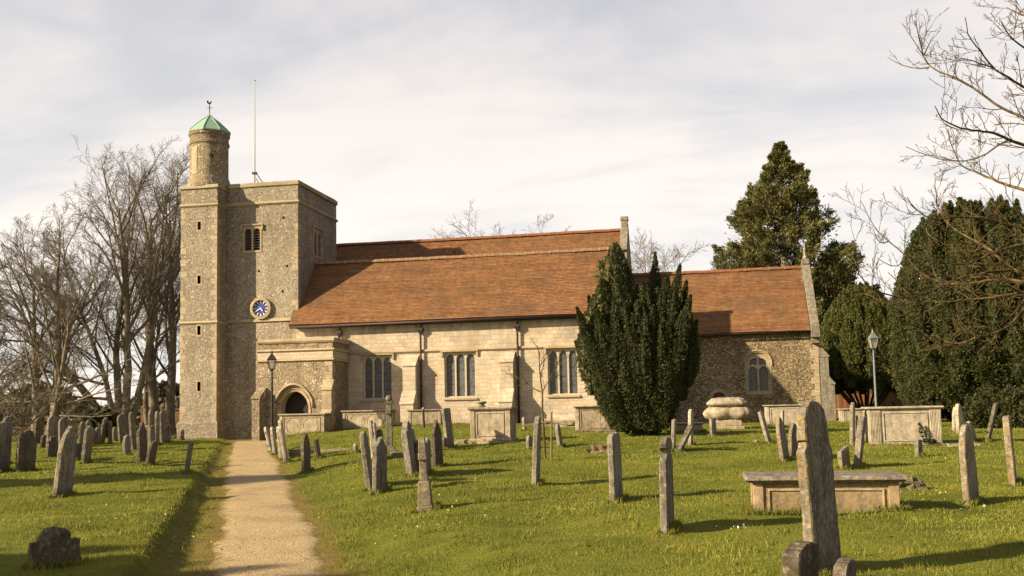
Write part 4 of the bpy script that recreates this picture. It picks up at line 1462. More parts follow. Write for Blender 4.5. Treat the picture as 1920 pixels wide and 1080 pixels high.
def body(cx, cy, rx, ry, z0, z1, shape, seg=20, rows=14):
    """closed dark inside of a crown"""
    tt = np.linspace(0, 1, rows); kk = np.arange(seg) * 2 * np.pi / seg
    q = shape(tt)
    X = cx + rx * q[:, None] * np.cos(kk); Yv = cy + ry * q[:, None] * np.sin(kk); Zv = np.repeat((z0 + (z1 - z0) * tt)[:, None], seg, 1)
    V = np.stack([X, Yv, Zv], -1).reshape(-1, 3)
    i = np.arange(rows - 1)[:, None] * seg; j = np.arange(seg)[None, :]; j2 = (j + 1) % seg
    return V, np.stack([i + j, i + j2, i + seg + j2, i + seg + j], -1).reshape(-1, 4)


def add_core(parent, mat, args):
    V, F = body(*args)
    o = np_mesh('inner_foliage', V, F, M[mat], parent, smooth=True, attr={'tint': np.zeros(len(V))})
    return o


# round topped yew behind the right hand lamp, bare stems showing under it
rx0, ry0 = 9.9, 64.6
rs = np.random.default_rng(101)
ry_ = thing('round_yew', 'broad dome shaped yew with bare spreading stems beneath, behind the right hand lamp post', 'tree', (rx0, ry0, gz(rx0, ry0)))
dome = lambda t: np.clip(1 - np.clip(t, 0, 1) ** 2.6, 0, 1) ** .5 * (.82 + .18 * np.sin(np.clip(t * 1.6, 0, 1) * np.pi / 2 + .3))
pts = mound(rs, 0, 0, 2.75, 2.75, 2.5, 7.55, 240, .105, droop=0, pl=1.5, prad=.30, shape=dome, tilt=-.25, per=900)
crown = evergreen(ry_, 'crown', 'yew_round_leaf', pts)
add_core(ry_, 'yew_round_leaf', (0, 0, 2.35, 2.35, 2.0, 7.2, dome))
under = mound(rs, 0, .3, 2.7, 2.7, 2.3, 3.4, 50, .12, droop=0, pl=1.2, prad=.45, shape=lambda t: .75 + .25 * t, tilt=.6, per=420)
evergreen(ry_, 'lower_foliage', 'yew_leaf', under)
b = Wood(8)
for k in range(15):
    a = k * .83 + .2; s_ = .25 + .12 * (k % 3)
    b.tube([(.3 * math.cos(a), .3 * math.sin(a), -.1), (.7 * math.cos(a), .7 * math.sin(a), .7), (1.5 * math.cos(a), 1.5 * math.sin(a), 1.75), (2.1 * math.cos(a), 2.1 * math.sin(a), 3.0)], [.12, .09, .07, .05], 6)
b.build('trunk', M['bark_yew'], ry_)

# the great dark yew at the right edge
bx0, by0 = 11.6, 44.6
rs = np.random.default_rng(131)
byew = thing('great_yew', 'massive dark yew filling the right edge behind the bare branches', 'tree', (bx0, by0, gz(bx0, by0)))
tall = lambda t: np.interp(t, [0, .12, .3, .55, .75, .9, 1.0], [.86, 1.0, 1.03, .97, .84, .62, .30])
pts = mound(rs, 0, 0, 3.25, 2.8, 1.3, 8.3, 380, .085, droop=0, pl=1.7, prad=.34, shape=tall, tilt=.05, per=900)
for i in range(26):   # spires along the top
    a = i * 2.4; q = 2.3 * math.sqrt((i + .5) / 26)
    x_, y_ = q * math.cos(a), q * .85 * math.sin(a)
    h_ = 9.3 - .24 * q * q + rs.normal(0, .32) - (.5 if x_ < -1.2 else 0)
    pts.append(plume((x_ * .9, y_ * .9, 6.6), (x_, y_, h_), .30, 1700, rs, .085))
evergreen(byew, 'crown', 'yew_big_leaf', pts)
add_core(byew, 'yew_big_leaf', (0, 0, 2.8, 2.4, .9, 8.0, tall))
low = mound(rs, 0, -.2, 3.0, 2.9, .5, 2.6, 110, .085, droop=0, pl=.9, prad=.42, shape=lambda t: .82 + .18 * t, tilt=.9, per=900)
evergreen(byew, 'lower_foliage', 'yew_big_leaf', low)
b = Wood(9)
for k in range(8):
    a = k * .8; b.tube([(.3 * math.cos(a), .3 * math.sin(a), -.1), (.5 * math.cos(a), .5 * math.sin(a), 1.2), (1.3 * math.cos(a), 1.3 * math.sin(a), 3.4)], [.2, .16, .1], 7)
b.build('trunk', M['bark_yew'], byew)
rs = np.random.default_rng(137)
yb = thing('yew', 'second dark spired yew cut off by the right edge of the photo', 'tree', (16.6, 45.8, gz(16.6, 45.8)))
pts = mound(rs, 0, 0, 2.5, 2.3, 1.0, 8.2, 130, .17, droop=0, pl=1.9, prad=.45, shape=tall, tilt=.05, per=420)
for i in range(12):
    a = i * 2.4; q = 1.7 * math.sqrt((i + .5) / 12)
    pts.append(plume((q * .9 * math.cos(a), q * .8 * math.sin(a), 6.6), (q * math.cos(a), q * .85 * math.sin(a), 9.7 - .4 * q * q), .34, 600, rs, .15))
evergreen(yb, 'crown', 'yew_big_leaf', pts)
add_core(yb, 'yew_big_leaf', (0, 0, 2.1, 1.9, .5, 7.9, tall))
b = Wood(10); b.tube([(0, 0, -.1), (0, 0, 2.5)], [.35, .25], 9); b.build('trunk', M['bark_yew'], yb)
# dark bush low under the great yew
sx, sy = 10.15, 36.6
rs = np.random.default_rng(141)
sh = thing('yew_bush', 'low spreading dark bush at the foot of the great yew', 'bush', (sx, sy, gz(sx, sy)))
evergreen(sh, 'foliage', 'yew_leaf', mound(rs, 0, 0, 1.15, .9, .1, 1.0, 60, .10, droop=0, pl=.6, prad=.28, tilt=.6, per=500))
b = Wood(11)
for k in range(5): b.tube([(.05 * k, 0, -.1), (.3 * math.cos(k * 1.3), .3 * math.sin(k * 1.3), .7)], [.05, .03], 5)
b.build('stems', M['bark_yew'], sh)

# tall loose conifer behind the chancel
fx, fy = 6.7, 79.5
rs = np.random.default_rng(151)
fir = thing('conifer', 'tall ragged conifer rising behind the chancel roof', 'tree', (fx, fy, gz(fx, fy)))
b = Wood(12)
b.tube([(0, 0, -.2), (.1, 0, 8), (-.05, 0, 15), (0, 0, 20.6)], [.5, .36, .2, .04], 9)
P_, D_, T_ = [], [], []
fr = random.Random(9)
prof = lambda h: np.interp(h, [0, 8, 10.5, 12.5, 13.8, 15, 16.5, 18, 19.6, 20.6, 21.4], [5.9, 5.9, 5.6, 5.3, 4.7, 3.7, 3.0, 2.1, 1.1, .5, .08])
cl_n = 0
for i in range(900):
    h = 21.6 * (1 - fr.random() ** .8) * .98 + .4
    a = fr.uniform(0, 2 * math.pi)
    q = prof(h) * (.35 + .70 * fr.random() ** .55)
    if math.cos(a) > .3 and h > 9 and fr.random() < .5: continue       # thinner, gappier on the right
    x, y = q * math.cos(a) + (.5 if h < 10 and math.cos(a) > 0 else 0), q * math.sin(a)
    z = h - .10 * q
    if q > prof(h) * .75 and fr.random() < .5:
        b.tube([(0, 0, max(z - .5, .3)), (x * .5, y * .5, z - .1), (x, y, z)], [.06, .045, .02], 4)
    k = fr.randint(240, 430)
    ln = fr.uniform(.9, 1.7) * min(1.0, .22 + .27 * float(prof(h)))
    s1 = rs.random(k) ** .8
    d = np.array([math.cos(a) * .62 + fr.gauss(0, .15), math.sin(a) * .62 + fr.gauss(0, .15), fr.uniform(.15, .75)]); d /= np.linalg.norm(d)
    c = d[None, :] * (s1 * ln - .45 * ln)[:, None] + rs.standard_normal((k, 3)) * ((.26 * (1 - s1) + .05) * ln)[:, None]
    c[:, 2] -= .10 * np.abs(rs.standard_normal(k)) * ln
    P_.append(c + np.array([x, y, z])); D_.append(np.tile(d, (k, 1)))
    T_.append(np.clip(fr.uniform(.1, .75) + .25 * rs.standard_normal(k), 0, 1))
b.build('trunk', M['bark_grey'], fir)
P_ = np.concatenate(P_); D_ = np.concatenate(D_); T_ = np.concatenate(T_)
evergreen(fir, 'crown', 'fir_leaf', [(sprays(P_, D_, .20, rs, 4.6, .45), np.repeat(T_, 4), None)])
# its lower neighbour on the right, and the dark screen beyond the chancel
rs = np.random.default_rng(161)
f2 = thing('conifer', 'lower dark conifer filling the gap between the chancel gable and the round yew', 'tree', (9.9, 77.5, gz(9.9, 77.5)))
P_, D_, T_ = [], [], []
prof2 = lambda h: np.interp(h, [0, 4, 6.5, 8.5, 10, 11.2], [3.6, 3.6, 2.9, 2.0, 1.1, .2])
for i in range(260):
    h = 11.6 * (1 - fr.random() ** .8) + .3
    a = fr.uniform(0, 6.283); q = prof2(h) * (.4 + .65 * fr.random() ** .5)
    k = fr.randint(220, 380); ln = fr.uniform(.9, 1.6); s1 = rs.random(k) ** .8
    d = np.array([math.cos(a) * .62, math.sin(a) * .62, fr.uniform(.2, .8)]); d /= np.linalg.norm(d)
    P_.append(d[None, :] * (s1 * ln - .45 * ln)[:, None] + rs.standard_normal((k, 3)) * ((.26 * (1 - s1) + .05) * ln)[:, None] + np.array([q * math.cos(a), q * math.sin(a), h]))
    D_.append(np.tile(d, (k, 1))); T_.append(np.clip(fr.uniform(.0, .5) + .2 * rs.standard_normal(k), 0, 1))
P_ = np.concatenate(P_); D_ = np.concatenate(D_); T_ = np.concatenate(T_)
evergreen(f2, 'crown', 'fir_leaf', [(sprays(P_, D_, .20, rs, 4.6, .45), np.repeat(T_, 4), None)])
b = Wood(13); b.tube([(0, 0, -.2), (0, 0, 11.2)], [.3, .04], 7); b.build('trunk', M['bark_grey'], f2)

# bare near tree on the right: trunk outside the photo, lichened branches reaching in
BR = [
[(5.24,14.13,4.58),(4.38,14.02,5.39),(4.1,14.08,5.55),(3.9,14.15,5.77),(3.68,14.22,6.01),(3.51,14.3,6.14),(3.36,14.39,6.25),(3.3,14.49,6.34),(3.25,14.59,6.55),(3.19,14.69,6.76),(3.12,14.79,6.94),(3.06,14.88,7.14)],
[(5.02,13.47,4.92),(4.09,13.05,5.51),(3.81,12.8,5.59),(3.6,12.56,5.63),(3.36,12.32,5.65),(3.09,12.08,5.64)],
[(4.55,12.42,5.05),(3.82,12.1,5.69),(3.63,11.93,5.73),(3.51,11.77,5.81),(3.42,11.62,5.88)],
[(4.92,13.28,4.34),(3.98,12.81,4.74),(3.68,12.5,4.74),(3.42,12.19,4.77),(3.17,11.9,4.71),(2.9,11.59,4.69),(2.7,11.3,4.69),(2.58,11.02,4.69),(2.48,10.74,4.71)],
[(4.74,12.57,3.62),(3.89,12.65,4.15),(3.76,12.89,4.27),(3.67,13.14,4.4),(3.6,13.4,4.55),(3.51,13.65,4.67),(3.48,13.92,4.79),(3.46,14.17,5.11),(3.46,14.42,5.44)],
[(5.22,13.9,3.55),(4.14,13.54,3.81),(3.8,13.34,3.89),(3.44,13.13,3.94),(3.15,12.95,3.93),(2.92,12.78,3.87),(2.75,12.61,3.86),(2.62,12.45,3.94),(2.5,12.29,3.98),(2.44,12.14,4.05)],
[(5.02,13.48,2.89),(4.1,13.54,3.21),(3.89,13.75,3.45),(3.77,13.97,3.69),(3.57,14.18,3.87),(3.39,14.4,4.1),(3.35,14.64,4.32),(3.38,14.88,4.64),(3.44,15.13,4.93)],
[(5.4,14.47,3.13),(4.37,14.42,3.24),(4.1,14.52,3.33),(3.7,14.6,3.27),(3.38,14.7,3.28),(3.09,14.78,3.45),(2.94,14.88,3.76),(2.72,14.98,3.98),(2.56,15.08,4.18),(2.48,15.2,4.45),(2.42,15.32,4.67)],
[(5.05,13.4,2.88),(3.98,13.18,3.0),(3.69,13.13,2.94),(3.36,13.06,2.9),(2.97,12.99,2.88),(2.65,12.92,2.88),(2.39,12.87,2.87),(2.2,12.83,2.87),(2.07,12.8,2.94)],
[(5.27,14.04,2.66),(4.07,13.51,2.87),(3.82,13.2,2.61),(3.54,12.88,2.47),(3.21,12.54,2.41),(3.01,12.23,2.31),(2.75,11.9,2.24),(2.55,11.58,2.3)],
[(5.14,13.7,3.45),(4.05,13.27,3.61),(3.63,13.0,3.49),(3.24,12.74,3.31),(2.94,12.48,3.27),(2.65,12.21,3.38)],
[(5.25,14.4,3.27),(4.24,13.98,3.36),(3.73,13.67,3.32),(3.27,13.37,3.22),(2.95,13.11,3.07),(2.51,12.82,2.92),(2.15,12.53,2.97),(1.93,12.26,3.05),(1.81,12.01,3.24),(1.75,11.78,3.27)],
[(5.21,13.7,6.51),(4.48,14.09,6.81),(4.52,14.63,7.07),(4.56,15.17,7.36)],
[(3.25,14.59,6.55),(3.16,14.34,6.73),(3.05,14.08,6.88)],
[(3.25,14.59,6.55),(3.4,14.92,6.78),(3.54,15.25,7.04)],
[(3.3,14.49,6.34),(3.2,14.63,6.34),(3.05,14.74,6.46),(2.93,14.86,6.54),(2.85,14.99,6.7)],
[(3.6,12.56,5.63),(3.42,12.32,5.72),(3.25,12.09,5.8),(3.12,11.86,5.87),(3.06,11.64,5.96)],
[(3.68,12.5,4.74),(3.44,12.51,4.61),(3.29,12.53,4.49),(3.14,12.55,4.51),(3.0,12.56,4.57),(2.88,12.58,4.57),(2.77,12.59,4.63),(2.6,12.59,4.74),(2.55,12.62,4.77)],
[(2.92,12.78,3.87),(2.66,12.47,3.75),(2.69,12.22,3.57),(2.7,11.95,3.5)],
[(2.65,12.92,2.88),(2.46,12.87,3.1),(2.31,12.83,3.26)],
[(2.97,12.99,2.88),(2.77,12.93,2.76),(2.57,12.88,2.68),(2.43,12.83,2.66),(2.37,12.78,2.72)],
[(2.72,14.98,3.98),(2.56,14.71,3.87),(2.45,14.44,4.0)],
[(2.94,14.88,3.76),(2.84,14.79,3.54),(2.64,14.65,3.57),(2.48,14.52,3.68)],
[(3.21,12.54,2.41),(3.08,12.77,2.31),(2.95,12.99,2.4)],
[(3.54,12.88,2.47),(3.36,12.72,2.24),(3.2,12.53,2.26)],
[(3.8,13.34,3.89),(3.52,13.02,3.7),(3.24,12.7,3.46)],
[(3.63,13.0,3.49),(3.55,13.13,3.65),(3.43,13.26,3.74)]]
nx0, ny0 = 7.4, 13.6
ng = gz(nx0, ny0)
nt_ = thing('bare_tree', 'near leafless tree at the right whose lichened golden branches reach across the sky', 'tree', (nx0, ny0, ng - .1))
wd = Wood(201)
off = np.array([nx0, ny0, ng - .1])
TW = dict(n=[4, 3, 0], seg=[5, 4, 3], sides=[4, 4, 3], taper=[.45, .5, .6], wig=[.10, .13, .15], up=[.06, .07, .08], t0=[.1, .2], ang=[(25, 55), (25, 60)], len=[.55, .55], rad=[.7, .8], rmin=.0032)
wr = random.Random(7)
buds = []
for bi, br in enumerate(BR):
    P = np.array(br) - off
    main = bi < 13
    n = len(P)
    seglen = np.linalg.norm(np.diff(P, axis=0), axis=1); tot = seglen.sum()
    # smooth the sketch a little
    tt = np.concatenate([[0], np.cumsum(seglen)]); q = np.linspace(0, tot, max(5, int(tot / .12)))
    S_ = np.stack([np.interp(q, tt, P[:, c]) for c in range(3)], 1)
    for _ in range(2): S_[1:-1] = .25 * S_[:-2] + .5 * S_[1:-1] + .25 * S_[2:]
    S_[1:-1] += np.array([[wr.gauss(0, .004) for c in range(3)] for _ in range(len(S_) - 2)])
    r0 = (.021 if main else .0085) * min(1.15, .45 + tot / 3.2)
    rad = r0 * (1 - np.linspace(0, 1, len(S_)) ** .9) + .0042
    wd.tube([tuple(p) for p in S_], list(rad), 7)
    k = max(3, int(tot * 4.8))
    for i in range(k):
        f = (.22 if main else .1) + .77 * (i + wr.random()) / k
        j = min(int(f * (len(S_) - 1)), len(S_) - 2)
        d = S_[j + 1] - S_[j]; d /= np.linalg.norm(d)
        side = np.array([wr.gauss(0, 1), wr.gauss(0, 1), wr.gauss(0, .8) + .45]); side -= d * side.dot(d); side /= np.linalg.norm(side)
        dd_ = d * math.cos(.75) + side * math.sin(.75)
        L = wr.uniform(.18, .62) * (1.0 if main else .6)
        wd.branch(tuple(S_[j]), list(dd_), L, max(rad[j] * .42, .0036), 0 if L > .32 else 1, TW)
wd.build('crown', M['bark_gold'], nt_)
tr_ = Wood(202)
tr_.tube([(0, 0, -.2), (.02, 0, .3), (.05, .05, 1.5), (.1, 0, 2.6), (.3, .1, 4.2), (.5, .2, 6.5)], [.30, .23, .19, .17, .12, .06], 12)
hubs = [(.05, .05, 1.7), (.1, 0, 2.5), (.2, .05, 3.4), (.3, .1, 4.2), (.4, .15, 5.2)]
for bi in range(13):
    e = np.array(BR[bi][0]) - off
    h = min(hubs, key=lambda q: abs(q[2] - (e[2] - .5)) + .3 * wr.random())
    mid = (np.array(h) + e) / 2 + np.array([0, 0, .12])
    tr_.tube([h, tuple(mid), tuple(e)], [.075, .05, .026], 8)
tr_.build('trunk', M['bark_gold'], nt_)

# young tree with its stake
ax_, ay_ = -3.72, 23.4
yt = thing('young_tree', 'thin leafless young tree tied to a stake in the lawn before the church', 'tree', (ax_, ay_, gz(ax_, ay_)))
wd = Wood(301)
SAP = dict(n=[9, 4, 0], seg=[6, 4, 3], sides=[5, 4, 3], taper=[.4, .45, .6], wig=[.05, .08, .1], up=[.04, .05, .05], t0=[.1, .15], ang=[(25, 50), (25, 55)], len=[.5, .5], rad=[.55, .7], rmin=.0045)
wd.branch((.0, 0, 1.58), [-.06, 0, 1], 1.15, .02, 0, SAP)
wd.branch((.0, 0, 1.58), [-.75, .1, .35], 1.0, .016, 0, SAP)
wd.branch((.0, 0, 1.60), [.35, .1, .8], .9, .013, 0, SAP)
wd.build('crown', M['bark_gold'], yt)
wd.tube([(0.03, 0, -.1), (.02, 0, .5), (-.01, 0, 1.1), (0, 0, 1.62)], [.032, .028, .024, .022], 8)
wd.build('trunk', M['bark_gold'], yt)
st_ = thing('tree_stake', 'grey wooden stake with a crosspiece beside the thin young tree', 'stake', (ax_ + .17, ay_, gz(ax_ + .17, ay_)))
B0 = parent_world(st_)
b = MB(); b.tube([(B0.x, B0.y, B0.z - .2), (B0.x + .04, B0.y, B0.z + 1.12)], [.028, .024], 7); b.build('post', M['stake'], st_)
b = MB(); b.tube([(B0.x - .68, B0.y - .02, B0.z + .80), (B0.x + .05, B0.y - .02, B0.z + .90)], .018, 6); b.build('crosspiece', M['stake'], st_)


# ------------------------------------------------------------------ gravestones
def top_profile(style, W, H, r):
    """outline of a headstone seen from its broad face: list of (across, up), foot buried"""
    h = W / 2
    def arc(cx, cz, rx, rz, a0, a1, n):
        return [(cx + rx * math.cos(R(a0 + (a1 - a0) * i / n)), cz + rz * math.sin(R(a0 + (a1 - a0) * i / n))) for i in range(n + 1)]
    b = [(-h, -.3), (h, -.3)]
    if style == 'round': t = arc(0, H - h * .62, h, h * .62, 0, 180, 12)
    elif style == 'camber': t = arc(0, H - h * .28, h, h * .28, 0, 180, 10)
    elif style in ('shoulder', 'shoulderbroken'):
        s = h * .62
        t = [(h, H - s * .95), (h * .82, H - s * .80), (h * .66, H - s * .92), (h * .62, H - s * .7)] + arc(0, H - s * .7, s, s * .7, 0, 180, 10) + [(-h * .66, H - s * .92), (-h * .82, H - s * .80), (-h, H - s * .95)]
        if style == 'shoulderbroken': t[6] = (t[6][0] * .9, t[6][1] - .08); t[8] = (t[8][0], t[8][1] - .05); t[1] = (t[1][0], t[1][1] + .05)
    elif style == 'bigshoulder':
        s = h * .80
        z = H - .40
        t = [(h, z - .16), (h * 1.04, z - .10), (h * 1.02, z - .02), (h * .86, z + .01), (h * .84, z + .06), (h * .9, z + .08), (h * .88, z + .13)] + arc(0, z + .13, h * .88, H - z - .13, 0, 180, 16)[1:-1]
        t += [(-x, q) for x, q in reversed(t[:7])]
    elif style == 'gothic':
        t = [(h, H * .62), (h * .9, H * .74), (h * .66, H * .87), (h * .3, H * .965), (0, H), (-h * .3, H * .965), (-h * .66, H * .87), (-h * .9, H * .74), (-h, H * .62)]
    elif style == 'ogee':
        t = [(h, H * .70), (h * .86, H * .78), (h * .6, H * .84), (h * .36, H * .90), (h * .14, H * .96), (0, H), (-h * .14, H * .96), (-h * .36, H * .90), (-h * .6, H * .84), (-h * .86, H * .78), (-h, H * .70)]
    elif style == 'peak': t = [(h, H * .90), (h * .5, H * .955), (0, H), (-h * .5, H * .955), (-h, H * .90)]
    elif style == 'slant': t = [(h, H), (h * .3, H * .93), (-h * .4, H * .84), (-h, H * .76)]
    elif style == 'broken': t = [(h, H * .80), (h * .7, H * .86), (h * .45, H * .90), (h * .1, H), (-h * .35, H * .93), (-h * .6, H * .88), (-h, H * .84)]
    elif style == 'knob':
        t = [(h, H * .80), (h * .8, H * .84), (h * .45, H * .86), (h * .40, H * .93)] + arc(0, H * .93, h * .38, H * .07, 0, 180, 6) + [(-h * .40, H * .93), (-h * .45, H * .86), (-h * .8, H * .84), (-h, H * .80)]
    elif style == 'headed':
        z = H * .80
        t = [(h, z - .06), (h * .6, z), (h * .35, z + .02), (h * .42, z + .05), (h * .8, z + .08), (h * .9, z + .14), (h * .6, z + .20), (0, H), (-h * .6, z + .20), (-h * .9, z + .14), (-h * .8, z + .08), (-h * .42, z + .05), (-h * .35, z + .02), (-h * .6, z), (-h, z - .06)]
    else: t = [(h, H - .015), (h * .4, H), (-h * .3, H - .006), (-h, H - .02)]
    return b + t


def headstone(i, x, y, W, T, H, yaw, lean, style, label, mat, cat='headstone'):
    r = random.Random(1000 + i)
    z = gz(x, y)
    t = thing('headstone', label, cat, (x, y, z), R(yaw), 'headstones in the churchyard')
    prof = top_profile(style, W, H, r)
    # resample the outline so that worn edges can wander
    pts = []
    for a, b_ in zip(prof, prof[1:] + prof[:1]):
        L = math.hypot(b_[0] - a[0], b_[1] - a[1]); n = max(1, int(L / .09))
        for k in range(n):
            f = k / n; pts.append((a[0] + (b_[0] - a[0]) * f + r.gauss(0, .007), a[1] + (b_[1] - a[1]) * f + r.gauss(0, .007)))
    w_ = T / 2
    la = R(lean)
    fb = R(r.gauss(0, 1.5))
    def fn(u, v, w):
        # lean across (about the stone's own width axis), and a little along it
        x_, z_ = w * math.cos(la) + v * math.sin(la), v * math.cos(la) - w * math.sin(la)
        return (x_, u + v * math.sin(fb), z_)
    b = MB()
    n = len(pts)
    c = min(.012, T * .14)
    cx = sum(p[0] for p in pts) / n; cz = sum(p[1] for p in pts) / n
    def inset(p, k): return (p[0] - k * (1 if p[0] > 0 else -1) if abs(p[0]) > k else p[0], p[1] - (k if p[1] > 0.05 else 0))
    rings = [(-w_, c), (-w_ + c, 0), (w_ - c, 0), (w_, c)]
    vs = []
    for w, k in rings:
        vs += [fn(*inset(p, k), w + r.gauss(0, .0015)) for p in pts]
    fs = [tuple(range(n - 1, -1, -1)), tuple(range(3 * n, 4 * n))]
    for q in range(3): fs += [(q * n + j, q * n + (j + 1) % n, (q + 1) * n + (j + 1) % n, (q + 1) * n + j) for j in range(n)]
    b.add(vs, fs)
    me = bpy.data.meshes.new('slab'); me.from_pydata(b.v, [], b.f); me.materials.append(M[mat]); me.update()
    bm = bmesh.new(); bm.from_mesh(me); bmesh.ops.recalc_face_normals(bm, faces=bm.faces); bm.to_mesh(me); bm.free()
    o = bpy.data.objects.new('slab', me); col.objects.link(o); o.parent = t
    STONE_SPOTS.append((x, y, W, T, R(yaw)))
    return t


